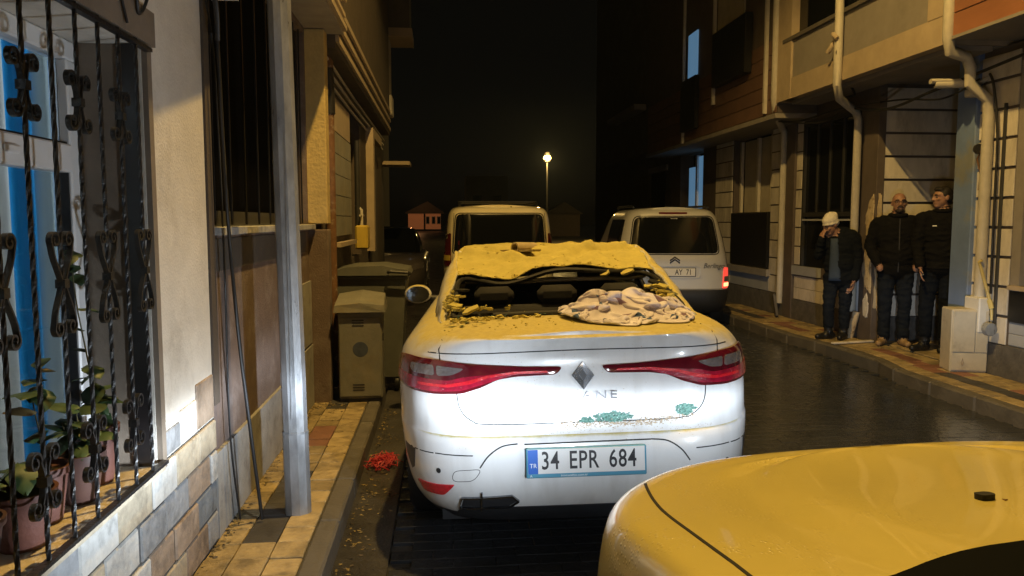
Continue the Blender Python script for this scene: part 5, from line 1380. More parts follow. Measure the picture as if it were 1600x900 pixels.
def headlight_nodes(l, strength, side=-1):
    """low beam: bright just under the horizontal, fading downwards and sideways, little above the cut-off"""
    l.use_nodes = True
    nt = l.node_tree; N, K = nt.nodes, nt.links.new
    em = N['Emission']
    tc = N.new('ShaderNodeTexCoord'); sp = N.new('ShaderNodeSeparateXYZ'); K(tc.outputs['Normal'], sp.inputs[0])
    # local lamp space: -Z forward, +Y up, X across
    ng = N.new('ShaderNodeMath'); ng.operation = 'MULTIPLY'; ng.inputs[1].default_value = SGN; K(sp.outputs['Y'], ng.inputs[0])
    r1 = N.new('ShaderNodeValToRGB'); mr = N.new('ShaderNodeMapRange'); mr.inputs[1].default_value = -.5; mr.inputs[2].default_value = .5; K(ng.outputs[0], mr.inputs[0]); K(mr.outputs[0], r1.inputs[0])
    cr = r1.color_ramp; cr.interpolation = 'B_SPLINE'
    els = [(0, .006), (.18, .07), (.30, .20), (.38, .30), (.44, .60), (.475, 1.0), (.51, .75), (.545, .24), (.60, .20), (.66, .14), (.85, .07)]
    while len(cr.elements) < len(els): cr.elements.new(.5)
    for e, (p, v) in zip(cr.elements, els): e.position = p; e.color = (v, v, v, 1)
    r2 = N.new('ShaderNodeValToRGB'); ab = N.new('ShaderNodeMapRange'); ab.inputs[1].default_value = side; ab.inputs[2].default_value = -side; K(sp.outputs['X'], ab.inputs[0]); K(ab.outputs[0], r2.inputs[0])
    c2 = r2.color_ramp; c2.interpolation = 'B_SPLINE'
    e2 = [(0, .4), (.12, .9), (.28, 1.0), (.40, .85), (.48, .7), (.56, .30), (.66, .17), (.85, .20), (1.0, .15)]
    while len(c2.elements) < len(e2): c2.elements.new(.5)
    for e, (p, v) in zip(sorted(c2.elements, key=lambda q: q.position), e2): e.position = p; e.color = (v, v, v, 1)
    mu = N.new('ShaderNodeMath'); mu.operation = 'MULTIPLY'; K(r1.outputs[0], mu.inputs[0]); K(r2.outputs[0], mu.inputs[1])
    m2 = N.new('ShaderNodeMath'); m2.operation = 'MULTIPLY'; m2.inputs[1].default_value = strength; K(mu.outputs[0], m2.inputs[0])
    K(m2.outputs[0], em.inputs['Strength'])
SGN = 1.0
HEAD = 720
for s in (-1, 1):
    hl = patch('head_light', fbv, rounded([(s * .44, .74), (s * .60, .72), (s * .74, .76), (s * .76, .86), (s * .62, .86)], .04), 'lamp_lens', fb_, .008, .02, axis='front', step=.03)
    hx = s * .60
    hy = fbv.ray_cast(Vector((hx, 9, .80)), Vector((0, -1, 0)))[0].y + .05
    ld = bpy.data.lights.new('head_light_beam', 'SPOT'); ld.energy = HEAD * (1 if s < 0 else .75); ld.spot_size = R(170); ld.spot_blend = .3; ld.shadow_soft_size = .035; ld.color = (.80, .90, 1.0)
    headlight_nodes(ld, 1.0, s)
    lo = bpy.data.objects.new('beam', ld); COL.objects.link(lo); lo.parent = fc; lo.location = (hx, hy, .80)
    lo.rotation_euler = (R(90), 0, R(6 if s < 0 else 0))
# ------------------------------------------------------------------ people
mat('skin', (.34, .19, .13), .5, var=.1, vscale=30, bump=.1, bscale=200)
mat('black_cloth', (.006, .006, .007), .9, spec=.12, var=.3, vscale=12, bump=.5, bscale=50)
mat('navy_cloth', (.006, .008, .012), .9, spec=.12, var=.3, vscale=12, bump=.4, bscale=60)
mat('jeans', (.009, .012, .018), .9, spec=.12, var=.3, vscale=14, bump=.4, bscale=90)
mat('tan_boot', (.30, .20, .10), .7, var=.25, vscale=14, bump=.3)
mat('dark_boot', (.012, .012, .012), .45, var=.2)
mat('hair', (.012, .009, .007), .6, var=.3, vscale=40, bump=.6, bscale=150)
mat('beard', (.05, .035, .025), .7, var=.3, vscale=60)
mat('knit', (.72, .68, .58), .9, var=.12, vscale=20, bump=.9, bscale=90, stretch=(1, 1, .25))
mat('blue_shirt', (.03, .05, .09), .8, var=.2)
mat('gold', (.45, .32, .06), .4, var=.3, vscale=60, metal=.3)

def ellip(c, r, rot=None, n=14):
    vs, fs = [], []
    for i in range(n + 1):
        a = PI * i / n
        for k in range(n * 2):
            b_ = PI * k / n
            p = Vector((r[0] * math.sin(a) * math.cos(b_), r[1] * math.sin(a) * math.sin(b_), r[2] * math.cos(a)))
            if rot: p = rot @ p
            vs.append(Vector(c) + p)
    m_ = n * 2
    for i in range(n):
        for k in range(m_): fs.append((i * m_ + k, i * m_ + (k + 1) % m_, (i + 1) * m_ + (k + 1) % m_, (i + 1) * m_ + k))
    return vs, fs
def capsule(a, b, ra, rb_, flat=1.0, n=12):
    """tapered limb from a to b with round ends"""
    a, b = Vector(a), Vector(b); t = b - a; L = t.length or 1e-4; t.normalize()
    pts, rr_ = [], []
    for k in range(5):
        an = PI / 2 * (1 - k / 4); pts.append(a - t * ra * math.sin(an)); rr_.append(max(1e-4, ra * math.cos(an)))
    for k in range(1, 6): pts.append(a + t * L * k / 6); rr_.append(lerp(ra, rb_, k / 6))
    for k in range(5):
        an = PI / 2 * k / 4; pts.append(b + t * rb_ * math.sin(an)); rr_.append(max(1e-4, rb_ * math.cos(an)))
    m_ = MB().tube(pts, rr_, n, flat=(1, flat) if flat != 1 else None)
    return m_.v, m_.f
def grow(name, prims, mats, parent, voxel=.009, sm=5):
    """joins shapes into one continuous skin; each face takes the material of the shape it came from"""
    mb = MB(); pts = []
    for (vs, fs), mi in prims:
        mb.add(vs, fs); pts += [(Vector(v), mi) for v in vs]
        # also face centres for the lookup
    me = bpy.data.meshes.new('tmp'); me.from_pydata([tuple(v) for v in mb.v], [], mb.f)
    bm_ = bmesh.new(); bm_.from_mesh(me); bmesh.ops.recalc_face_normals(bm_, faces=bm_.faces[:]); bm_.to_mesh(me); bm_.free()
    o = bpy.data.objects.new('tmp', me); COL.objects.link(o)
    r_ = o.modifiers.new('r', 'REMESH'); r_.mode = 'VOXEL'; r_.voxel_size = voxel
    s_ = o.modifiers.new('s', 'SMOOTH'); s_.iterations = sm; s_.factor = .5
    dg = bpy.context.evaluated_depsgraph_get()
    out = bpy.data.meshes.new_from_object(o.evaluated_get(dg))
    bpy.data.objects.remove(o)
    for v in out.vertices: pass
    # nearest shape by distance to its surface samples
    kd = kdtree.KDTree(len(pts))
    for i, (p, mi) in enumerate(pts): kd.insert(p, i)
    kd.balance()
    out.materials.clear()
    for m_ in mats: out.materials.append(M[m_])
    cloth = {i for i, m_ in enumerate(mats) if m_ in ('black_cloth', 'navy_cloth', 'jeans')}
    nrm = [v.normal.copy() for v in out.vertices]
    for v, n_ in zip(out.vertices, nrm):       # folds in the cloth
        if cloth and pts[kd.find(v.co)[1]][1] in cloth:
            c_ = v.co
            w_ = Vector((noise.noise(c_ * 4), noise.noise(c_ * 4 + Vector((3, 1, 7))), noise.noise(c_ * 4 + Vector((8, 5, 2))))) * .06
            q_ = c_ + w_
            f_ = (1 - 2 * abs(noise.noise(Vector((q_.x * 7, q_.y * 7, q_.z * 15))))) * .011 + (1 - 2 * abs(noise.noise(Vector((q_.x * 16 + 4, q_.y * 16, q_.z * 24))))) * .004
            v.co = c_ + n_ * f_
    out.polygons.foreach_set('material_index', [pts[kd.find(p.center)[1]][1] for p in out.polygons])
    out.polygons.foreach_set('use_smooth', [True] * len(out.polygons))
    out.name = name
    return link(name, out, parent)
def hand(wr, fwd, palm_n, thumb_side, mi, curl=.5, s=1.0):
    """palm, four fingers and a thumb; fwd = direction of the fingers, palm_n = direction the palm faces"""
    f = Vector(fwd).normalized(); n_ = Vector(palm_n); n_ = (n_ - f * n_.dot(f)).normalized(); sd = f.cross(n_) * thumb_side
    wr = Vector(wr); P = []
    rot = Matrix((sd, f, n_)).transposed()
    P.append((ellip(wr + f * .05 * s, (.041 * s, .052 * s, .017 * s), rot, 8), mi))
    for k, (off, ln) in enumerate(((.030, .072), (.010, .08), (-.010, .075), (-.029, .058))):
        p = wr + f * .088 * s + sd * off * s
        d_ = f.copy(); q = p
        for j, (fr, r_) in enumerate(((.45, .0095), (.32, .0088), (.23, .008))):
            ang = curl * (.5 + .35 * j)
            d_ = (Quaternion(sd, -ang if (sd.cross(f)).dot(n_) < 0 else ang) @ d_)
            e = q + d_ * ln * fr * s
            P.append((capsule(q, e, r_ * s, r_ * .95 * s, n=8), mi)); q = e
    b_ = wr + f * .025 * s + sd * .033 * s
    m_ = b_ + (f * .6 + sd * .65 + n_ * .25).normalized() * .04 * s
    P.append((capsule(b_, m_, .013 * s, .0105 * s, n=8), mi))
    P.append((capsule(m_, m_ + (f * .85 + sd * .2 + n_ * .35).normalized() * .032 * s, .0105 * s, .009 * s, n=8), mi))
    return P
def head(c, yaw, pitch=0.0, tilt=0.0, s=1.0, mi=0, beard_mi=None, jaw=1.0):
    """head around c (centre of the skull), facing -y when yaw = 0"""
    q = Matrix.Rotation(yaw, 3, 'Z') @ Matrix.Rotation(pitch, 3, 'X') @ Matrix.Rotation(tilt, 3, 'Y')
    c = Vector(c)
    T_ = lambda x, y, z: c + q @ (Vector((x, y, z)) * s)
    P = []
    P.append((ellip(T_(0, .012, .025), (.074 * s, .093 * s, .086 * s), q), mi))           # skull
    P.append((ellip(T_(0, -.02, -.035), (.062 * s * jaw, .070 * s, .078 * s), q), mi))      # face
    P.append((ellip(T_(0, -.045, -.088), (.040 * s * jaw, .040 * s, .030 * s), q, 10), mi if beard_mi is None else beard_mi))   # chin
    P.append((capsule(T_(0, -.088, .012), T_(0, -.108, -.026), .010 * s, .014 * s, n=8), mi))   # nose
    for e in (-1, 1):
        P.append((ellip(T_(e * .013, -.098, -.030), (.010 * s, .010 * s, .008 * s), q, 8), mi))
        P.append((capsule(T_(e * .014, -.084, .022), T_(e * .048, -.072, .022), .010 * s, .010 * s, n=8), mi))   # brow
        P.append((ellip(T_(e * .040, -.068, -.022), (.022 * s, .018 * s, .016 * s), q, 8), mi))                  # cheek
        P.append((ellip(T_(e * .076, .012, -.008), (.010 * s, .020 * s, .032 * s), q, 8), mi))                   # ear
    P.append((capsule(T_(-.020, -.084, -.060), T_(.020, -.084, -.060), .008 * s, .008 * s, n=8), mi if beard_mi is None else mi))   # lips
    return P, T_, q
def eyes(parent, T_, q, s=1.0):
    for e in (-1, 1):
        obj('eye', MB().add(*ellip(T_(e * .031, -.079, .004), (.012 * s, .006 * s, .0055 * s), q, 8)), 'headliner', parent, 60)
        obj('pupil', MB().add(*ellip(T_(e * .031, -.0865, .004), (.006 * s, .003 * s, .006 * s), q, 6)), 'ink', parent, 60)
        obj('eyebrow', MB().tube([T_(e * .014, -.096, .024), T_(e * .032, -.093, .029), T_(e * .050, -.082, .024)], .0045 * s, 6), 'hair', parent, 60)
def shoe(P, ankle, ang, mi, zf=.124, ln=.27, hi=.0, sole=.045):
    d_ = Vector((math.sin(ang), -math.cos(ang), 0)); a = Vector(ankle); g = Vector((a.x, a.y, zf))
    P.append((capsule(g + d_ * -.05 + Vector((0, 0, sole)), g + d_ * (ln - .115) + Vector((0, 0, .038)), sole, .036, n=12), mi))
    P.append((ellip(g + d_ * .03 + Vector((0, 0, .05)), (.045, .06, .05), None, 8), mi))
    P.append((capsule(a + Vector((0, 0, hi)), g + Vector((0, 0, .06)), .052, .05, n=10), mi))

# --- bald bearded man in black with hands in his pockets
Z0 = .124
def man1():
    p = empty('person', (5.32, 8.60, Z0), R(-22), 'bald bearded man in glasses, black jacket and tan boots, hands in pockets', 'person', 'men on the right pavement')
    P = []
    J, TR, SK, BT, BE = 0, 1, 2, 3, 4
    # trunk
    P.append((ellip((0, .01, 1.30), (.215, .135, .26)), J))
    P.append((ellip((0, .0, 1.08), (.200, .150, .22)), J))
    P.append((ellip((0, .01, .92), (.190, .135, .13)), J))
    P.append((capsule((-.15, .02, 1.45), (.15, .02, 1.45), .085, .085), J))
    P.append((capsule((0, .015, 1.44), (0, .0, 1.56), .085, .072), J))
    for s in (-1, 1):
        P.append((capsule((s * .21, .02, 1.44), (s * .285, .03, 1.17), .078, .062), J))
        P.append((capsule((s * .285, .03, 1.17), (s * .205, -.10, .955), .060, .046), J))
        P.append((ellip((s * .19, -.125, .925), (.038, .03, .045), None, 8), SK))
        P.append((capsule((s * .095, .01, .90), (s * .105, -.005, .50), .100, .068), TR))
        P.append((capsule((s * .105, -.005, .50), (s * .105, .02, .11), .068, .055), TR))
        P.append((capsule((s * .105, .0, .16), (s * .105, .02, .10), .064, .062), TR))
    shoe(P, (-.115, .02, .12), R(-22), BT, 0, .28); shoe(P, (.105, .02, .12), R(12), BT, 0, .28)
    hp, T_, q = head((0, -.035, 1.685), R(-2), R(-3), 0, 1.03, SK, BE, 1.06)
    P += hp
    P.append((capsule((0, .01, 1.50), (0, -.01, 1.62), .066, .06), SK))
    b_ = grow('body', P, ['black_cloth', 'jeans', 'skin', 'tan_boot', 'beard'], p, .0095, 4)
    eyes(p, T_, q, 1.03)
    gl_ = MB()
    for e in (-1, 1):
        gl_.tube([T_(e * .033 + .024 * math.cos(a * PI / 8), -.101, .002 + .018 * math.sin(a * PI / 8)) for a in range(17)], .003, 5)
        gl_.tube([T_(e * .057, -.10, .006), T_(e * .080, -.03, .010), T_(e * .080, .015, .006)], .0028, 5)
    gl_.tube([T_(-.009, -.103, .004), T_(.009, -.103, .004)], .003, 5)
    obj('glasses', gl_, 'ink', p, 60)
    obj('moustache', MB().tube([T_(-.030, -.088, -.062), T_(-.015, -.100, -.046), T_(0, -.104, -.043), T_(.015, -.100, -.046), T_(.030, -.088, -.062)], [.005, .008, .008, .008, .005], 6), 'beard', p, 60)
    obj('zip', MB().tube([(0, -.128, 1.50), (0, -.136, 1.30), (0, -.152, 1.08), (0, -.135, .88)], .006, 5), 'dark_metal', p, 60)
    obj('collar', MB().tube([(.088 * math.cos(a * PI / 10), .0 + .085 * math.sin(a * PI / 10), 1.545 - .012 * math.sin(a * PI / 10 + PI)) for a in range(21)], .020, 8), 'black_cloth', p, 60)
    return p
man1()
# --- police officer in black uniform looking left
def man2():
    p = empty('person', (5.565, 8.14, Z0), R(-34), 'dark haired man in black uniform with gold sleeve badge looking to the left', 'person', 'men on the right pavement')
    P = []
    J, TR, SK, BT = 0, 1, 2, 3
    P.append((ellip((0, .0, 1.36), (.205, .14, .25)), J))
    P.append((ellip((0, .0, 1.13), (.19, .145, .22)), J))
    P.append((ellip((0, .0, .97), (.185, .14, .13)), J))
    P.append((capsule((-.14, .0, 1.50), (.14, .0, 1.50), .085, .085), J))
    P.append((capsule((0, .0, 1.50), (-.01, .0, 1.60), .085, .075), J))
    # his right arm (left in the picture) hangs in front, bent, holding a cigarette
    P.append((capsule((-.20, -.02, 1.49), (-.245, -.04, 1.20), .078, .062), J))
    P.append((capsule((-.245, -.04, 1.20), (-.205, -.17, .985), .060, .045), J))
    P += hand((-.20, -.185, .965), (.12, -.18, -.95), (1, -.1, -.1), 1, SK, .30, 1.05)
    P.append((capsule((.20, .0, 1.49), (.26, .03, 1.20), .078, .062), J))
    P.append((capsule((.26, .03, 1.20), (.24, -.05, .96), .060, .045), J))
    P += hand((.24, -.055, .945), (0, -.1, -1), (-1, 0, 0), -1, SK, .4)
    for s in (-1, 1):
        P.append((capsule((s * .09, .0, .95), (s * .10 - .03, -.01, .52), .100, .070), TR))
        P.append((capsule((s * .10 - .03, -.01, .52), (s * .10 - .03, .02, .11), .070, .056), TR))
    shoe(P, (-.14, .02, .12), R(-40), BT, 0, .28); shoe(P, (.07, .02, .12), R(-15), BT, 0, .28)
    hp, T_, q = head((-.02, -.03, 1.735), R(-58), R(0), 0, 1.03, SK, None, 1.0)
    P += hp
    P.append((capsule((0, .01, 1.54), (-.01, -.01, 1.67), .064, .06), SK))
    grow('body', P, ['black_cloth', 'navy_cloth', 'skin', 'dark_boot'], p, .0085, 4)
    eyes(p, T_, q, 1.03)
    # short hair cap
    hv = []
    H = [(ellip(T_(0, .020, .042), (.080, .094, .082), q), 0), (ellip(T_(0, .052, .0), (.074, .062, .075), q), 0), (ellip(T_(0, -.035, .085), (.062, .048, .032), q), 0),
         (ellip(T_(.066, .0, .03), (.014, .03, .035), q, 8), 0), (ellip(T_(-.066, .0, .03), (.014, .03, .035), q, 8), 0)]
    grow('hair', H, ['hair'], p, .008, 3)
    obj('collar', MB().tube([(-.005 + .09 * math.cos(a * PI / 10), .085 * math.sin(a * PI / 10), 1.585) for a in range(21)], .022, 8), 'black_cloth', p, 60)
    sb = obj('sleeve_badge', MB().prism(rounded([(-.028, .034), (.028, .034), (.032, -.01), (0, -.046), (-.032, -.01)], .012), -.003, .003), 'gold', p)
    sb.location = (.15, -.172, 1.43); sb.rotation_euler = (R(-10), R(-6), R(28))
    bb_ = obj('badge_centre', MB().lathe([(.012, 0), (.012, -.003), (.001, -.004)], (0, -.0031, .002), 14, axis='y'), 'ink', sb)
    nt_ = obj('name_tape', MB().box(-.035, -.003, -.009, .035, .003, .009), 'white_ink', p); nt_.location = (-.08, -.134, 1.42); nt_.rotation_euler = (R(-10), 0, R(-14)); nt_.scale = (.6, 1, .6)
    cg = obj('cigarette', MB().tube([(-.19, -.235, .875), (-.165, -.275, .885)], .004, 6), 'plate_white', p)
    obj('belt', MB().tube([(.187 * math.cos(a * PI / 10), .145 * math.sin(a * PI / 10), .955) for a in range(21)], .016, 6), 'black_cloth', p, 50)
    return p
man2()
# --- hunched man in a pale knitted hat, hand at his face
def man3():
    p = empty('person', (4.86, 9.12, Z0), R(-34), 'hunched man in pale knitted hat and dark coat holding a hand to his face', 'person', 'men on the right pavement')
    P = []
    J, TR, SK, BT, SH = 0, 1, 2, 3, 4
    P.append((ellip((.03, .03, 1.16), (.190, .13, .24), Matrix.Rotation(R(8), 3, 'Y')), J))
    P.append((ellip((.04, .02, .95), (.185, .13, .22)), J))
    P.append((ellip((.04, .02, .78), (.185, .125, .13)), J))
    P.append((capsule((-.12, -.0, 1.27), (.16, .03, 1.28), .08, .085), J))
    # his right arm is raised to the mouth
    P.append((capsule((-.13, .0, 1.27), (-.20, -.09, 1.05), .068, .056), J))
    P.append((capsule((-.20, -.09, 1.05), (-.165, -.165, 1.245), .054, .040), J))
    P += hand((-.165, -.165, 1.255), (.25, .12, .9), (.6, .6, 0), 1, SK, .75, .95)
    # the other arm hangs down
    P.append((capsule((.19, .03, 1.27), (.235, .03, 1.0), .072, .058), J))
    P.append((capsule((.235, .03, 1.0), (.215, -.05, .77), .056, .044), J))
    P += hand((.215, -.06, .75), (-.1, -.12, -1), (-1, 0, 0), -1, SK, .55, 1.0)
    for s, dy in ((-1, -.02), (1, .03)):
        P.append((capsule((.04 + s * .085, .02, .80), (.02 + s * .09, dy, .45), .092, .064), TR))
        P.append((capsule((.02 + s * .09, dy, .45), (.02 + s * .085, dy + .03, .10), .064, .050), TR))
    shoe(P, (-.065, .01, .11), R(-45), BT, 0, .27); shoe(P, (.105, .06, .11), R(-10), BT, 0, .27)
    hp, T_, q = head((-.075, -.075, 1.425), R(-42), R(24), 0, 1.0, SK, None, 1.0)
    P += hp
    P.append((capsule((.0, .01, 1.27), (-.05, -.05, 1.38), .062, .056), SK))
    grow('body', P, ['navy_cloth', 'jeans', 'skin', 'dark_boot', 'blue_shirt'], p, .0085, 4)
    eyes(p, T_, q)
    H = [(ellip(T_(0, .018, .060), (.085, .102, .078), q), 0), (ellip(T_(0, .045, .02), (.083, .075, .07), q), 0), (ellip(T_(0, .03, .105), (.06, .075, .05), q), 0)]
    H += [(capsule(T_(.078 * math.cos(a * PI / 9), .012 + .094 * math.sin(a * PI / 9), .016 - .016 * math.sin(a * PI / 9)), T_(.078 * math.cos((a + 1) * PI / 9), .012 + .094 * math.sin((a + 1) * PI / 9), .016 - .016 * math.sin((a + 1) * PI / 9)), .013, .013, n=8), 0) for a in range(18)]
    H.append((ellip(T_(.01, .075, .095), (.05, .05, .045), q), 0))
    grow('knitted_hat', H, ['knit'], p, .008, 3)
    sh = slab_patch('shirt_front', [(-.07, -.105, .74), (.07, -.105, .74), (.02, -.10, 1.26), (-.06, -.10, 1.26)], 'blue_shirt', 6, 10, (0, -.02, 0), .012, parent=p)
    gl_ = MB()
    for e in (-1, 1): gl_.tube([T_(e * .033 + .022 * math.cos(a * PI / 8), -.100, .002 + .016 * math.sin(a * PI / 8)) for a in range(17)], .0025, 5)
    gl_.tube([T_(-.009, -.102, .004), T_(.009, -.102, .004)], .003, 5)
    obj('glasses', gl_, 'ink', p, 60)
    return p
man3()
# ------------------------------------------------------------------ things lying on the dusty car
CM = Matrix.Translation((.64, 3.28, 0)) @ (Matrix.Rotation(R(-3.5), 4, 'Z') @ Matrix.Rotation(R(-1.7), 4, 'Y'))
def deck(x, y):
    """height of the car's top surface at a point, in the car's own frame"""
    h = bv.ray_cast(Vector((x, y, 3)), Vector((0, 0, -1)))
    return h[0].z if h[0] else 1.0
# blanket: a crumpled printed cloth over the right half of the window sill and boot lid
bm_ = bpy.data.materials.new('blanket_cloth'); bm_.use_nodes = True
nt = bm_.node_tree; N, K = nt.nodes, nt.links.new; b = N['Principled BSDF']; b.inputs['Roughness'].default_value = .95
uv = N.new('ShaderNodeUVMap'); mp = N.new('ShaderNodeMapping'); mp.inputs['Scale'].default_value = (9, 9, 1); K(uv.outputs[0], mp.inputs[0])
vo = N.new('ShaderNodeTexVoronoi'); vo.distance = 'CHEBYCHEV'; vo.inputs['Scale'].default_value = 1.0; vo.inputs['Randomness'].default_value = .55; K(mp.outputs[0], vo.inputs['Vector'])
lt = N.new('ShaderNodeMath'); lt.operation = 'LESS_THAN'; lt.inputs[1].default_value = .25; K(vo.outputs['Distance'], lt.inputs[0])
cr = N.new('ShaderNodeValToRGB'); sx_ = N.new('ShaderNodeSeparateColor'); K(vo.outputs['Color'], sx_.inputs[0]); K(sx_.outputs[0], cr.inputs[0]); cr.color_ramp.interpolation = 'CONSTANT'
cr.color_ramp.elements[0].color = (.06, .10, .22, 1); cr.color_ramp.elements[1].position = .5; cr.color_ramp.elements[1].color = (.16, .10, .16, 1)
n5 = N.new('ShaderNodeTexNoise'); n5.inputs['Scale'].default_value = 3; n5.inputs['Detail'].default_value = 6; K(uv.outputs[0], n5.inputs['Vector'])
cb_ = N.new('ShaderNodeValToRGB'); K(n5.outputs[0], cb_.inputs[0]); cb_.color_ramp.elements[0].position = .35; cb_.color_ramp.elements[0].color = (.54, .50, .60, 1); cb_.color_ramp.elements[1].position = .65; cb_.color_ramp.elements[1].color = (.74, .71, .84, 1)
mx = N.new('ShaderNodeMix'); mx.data_type = 'RGBA'; K(lt.outputs[0], mx.inputs['Factor']); K(cb_.outputs[0], mx.inputs['A']); K(cr.outputs[0], mx.inputs['B']); K(mx.outputs['Result'], b.inputs['Base Color'])
n6 = N.new('ShaderNodeTexNoise'); n6.inputs['Scale'].default_value = 70; K(uv.outputs[0], n6.inputs['Vector'])
bp = N.new('ShaderNodeBump'); bp.inputs['Strength'].default_value = .3; bp.inputs['Distance'].default_value = .004; K(n6.outputs[0], bp.inputs['Height']); K(bp.outputs[0], b.inputs['Normal'])
M['blanket_cloth'] = bm_
import numpy as np
def crumple():
    """a cloth pushed together into a small heap: lengths kept by position-based relaxation over the boot lid"""
    nu, nv = 96, 78
    Lx, Ly = 1.28, 1.05
    rs = np.random.RandomState(5)
    gu, gv = np.meshgrid(np.linspace(0, 1, nu), np.linspace(0, 1, nv))
    x = -.075 + gu * .70; y = .20 + gv * .66
    y += .16 * np.clip((gu - .4) / .5, 0, 1) * (1 - gv)
    x += .05 * np.sin(gv * 6) * (1 - abs(2 * gu - 1))
    ph = rs.uniform(0, 6.28, 14)
    z = np.zeros_like(x)
    for k in range(14):
        fx, fy = rs.uniform(-14, 14), rs.uniform(-14, 14)
        z += np.sin(gu * fx + gv * fy + ph[k]) / (1 + .12 * math.hypot(fx, fy))
    z = .05 + .018 * z
    P = np.stack([x, y, z], -1)
    # ground height in the car's frame, looked up on a grid
    GX_, GY_ = np.linspace(-.3, .8, 56), np.linspace(.05, 1.15, 56)
    G = np.array([[(deck(min(.66, gx_), gy_) if gy_ < .69 else 1.10 - .05 * smooth01((gy_ - .69) / .2)) for gx_ in GX_] for gy_ in GY_])
    def ground(P):
        i = np.clip((P[..., 0] + .3) / 1.1 * 55, 0, 54.99); j = np.clip((P[..., 1] - .05) / 1.1 * 55, 0, 54.99)
        i0, j0 = i.astype(int), j.astype(int); fi, fj = i - i0, j - j0
        return (G[j0, i0] * (1 - fi) + G[j0, i0 + 1] * fi) * (1 - fj) + (G[j0 + 1, i0] * (1 - fi) + G[j0 + 1, i0 + 1] * fi) * fj
    P[..., 2] += ground(P)
    dx, dy = Lx / (nu - 1), Ly / (nv - 1); dd = math.hypot(dx, dy)
    def con(A, B, rest, k):
        d = B - A; l = np.linalg.norm(d, axis=-1, keepdims=True) + 1e-9
        c = d * ((l - rest) / l) * .5 * k
        return c
    for it in range(260):
        g = .0008 if it < 200 else .0004
        P[..., 2] -= g
        for rep in range(3):
            for (sv, su, rest, k) in ((0, 1, dx, .9), (1, 0, dy, .9), (1, 1, dd, .5), (1, -1, dd, .5), (0, 2, 2 * dx, .12), (2, 0, 2 * dy, .12), (0, 4, 4 * dx, .05), (4, 0, 4 * dy, .05)):
                if su >= 0: A = P[:nv - sv, :nu - su]; B = P[sv:, su:]
                else: A = P[:nv - sv, -su:]; B = P[sv:, :nu + su]
                c = con(A, B, rest, k * .6)
                D = np.zeros_like(P)
                if su >= 0: D[:nv - sv, :nu - su] += c; D[sv:, su:] -= c
                else: D[:nv - sv, -su:] += c; D[sv:, :nu + su] -= c
                P = P + D * .8
        # kept within an oval heap
        cx, cy, rx, ry = .285, .575, .345, .42
        e = np.sqrt(((P[..., 0] - cx) / rx) ** 2 + ((P[..., 1] - cy) / ry) ** 2)
        f = np.where(e > 1, 1 / e, 1.0)
        P[..., 0] = cx + (P[..., 0] - cx) * f; P[..., 1] = cy + (P[..., 1] - cy) * f
        X_, Y_ = P[..., 0], P[..., 1]
        core = .13 * np.exp(-((X_ - .20) / .17) ** 2 - ((Y_ - .62) / .17) ** 2) + .10 * np.exp(-((X_ - .42) / .10) ** 2 - ((Y_ - .60) / .10) ** 2) + .05 * np.exp(-((X_ - .56) / .08) ** 2 - ((Y_ - .68) / .10) ** 2) + .05 * np.exp(-((X_ - .08) / .10) ** 2 - ((Y_ - .42) / .09) ** 2)
        core *= .8 + .35 * np.sin(X_ * 31 + 1) * np.sin(Y_ * 27)
        gz = ground(P) + .006 + core
        top = gz + .055 * (1 - .7 * np.clip(e, 0, 1) ** 2)
        P[..., 2] = np.minimum(np.maximum(P[..., 2], gz), top)
    return P, nu, nv
CP, nu, nv = crumple()
bk = MB().add([tuple(p) for p in CP.reshape(-1, 3)], [(j * nu + i, j * nu + i + 1, (j + 1) * nu + i + 1, (j + 1) * nu + i) for j in range(nv - 1) for i in range(nu - 1)])
me = bk.mesh('blanket', 'blanket_cloth', 180)
uvl = me.uv_layers.new(name='UVMap')
for poly in me.polygons:
    for li in poly.loop_indices:
        vi = me.loops[li].vertex_index
        uvl.data[li].uv = ((vi % nu) / nu * 1.2, (vi // nu) / nv)
blk = link('blanket', me)
blk.matrix_world = CM
md = blk.modifiers.new('soft', 'SMOOTH'); md.iterations = 2; md.factor = .4
md = blk.modifiers.new('thickness', 'SOLIDIFY'); md.thickness = .005; md.offset = 0
md = blk.modifiers.new('fine', 'SUBSURF'); md.levels = 1; md.render_levels = 1
tag(blk, 'crumpled pale blanket with small blue squares heaped on the boot lid of the dusty car', 'blanket')
# broken roof tile lying on the crushed roof
rtl = empty('roof_tile', (0, 0, 0), 0, 'broken beige roof tile with a round end lying on the crushed roof', 'tile')
rtl.matrix_world = CM @ Matrix.Translation((-.19, 1.78, roof_z(-.19, 1.78) + .030)) @ Matrix.Rotation(R(-48), 4, 'Z') @ Matrix.Rotation(R(-3), 4, 'X')
arc = lambda r0, r1, y0, y1: [(r * math.cos(a), y, r * math.sin(a)) for y in (y0, y1) for r in (r0, r1) for a in [PI * k / 12 for k in range(13)]]
def half_pipe(r0, r1, y0, y1, a0=0, a1=PI, n=14):
    mb = MB()
    vs = []
    for y in (y0, y1):
        for r in (r0, r1):
            for k in range(n + 1):
                a = lerp(a0, a1, k / n); vs.append((r * math.cos(a), y, r * math.sin(a)))
    m_ = n + 1; fs = []
    for k in range(n):
        fs += [(k, k + 1, 2 * m_ + k + 1, 2 * m_ + k), (m_ + k + 1, m_ + k, 3 * m_ + k, 3 * m_ + k + 1), (k + 1, k, m_ + k, m_ + k + 1), (2 * m_ + k, 2 * m_ + k + 1, 3 * m_ + k + 1, 3 * m_ + k)]
    fs += [(0, 2 * m_, 3 * m_, m_), (n, m_ + n, 3 * m_ + n, 2 * m_ + n)]
    return mb.add(vs, fs)
mat('old_tile', (.42, .34, .20), .85, var=.25, vscale=14, bump=.5)
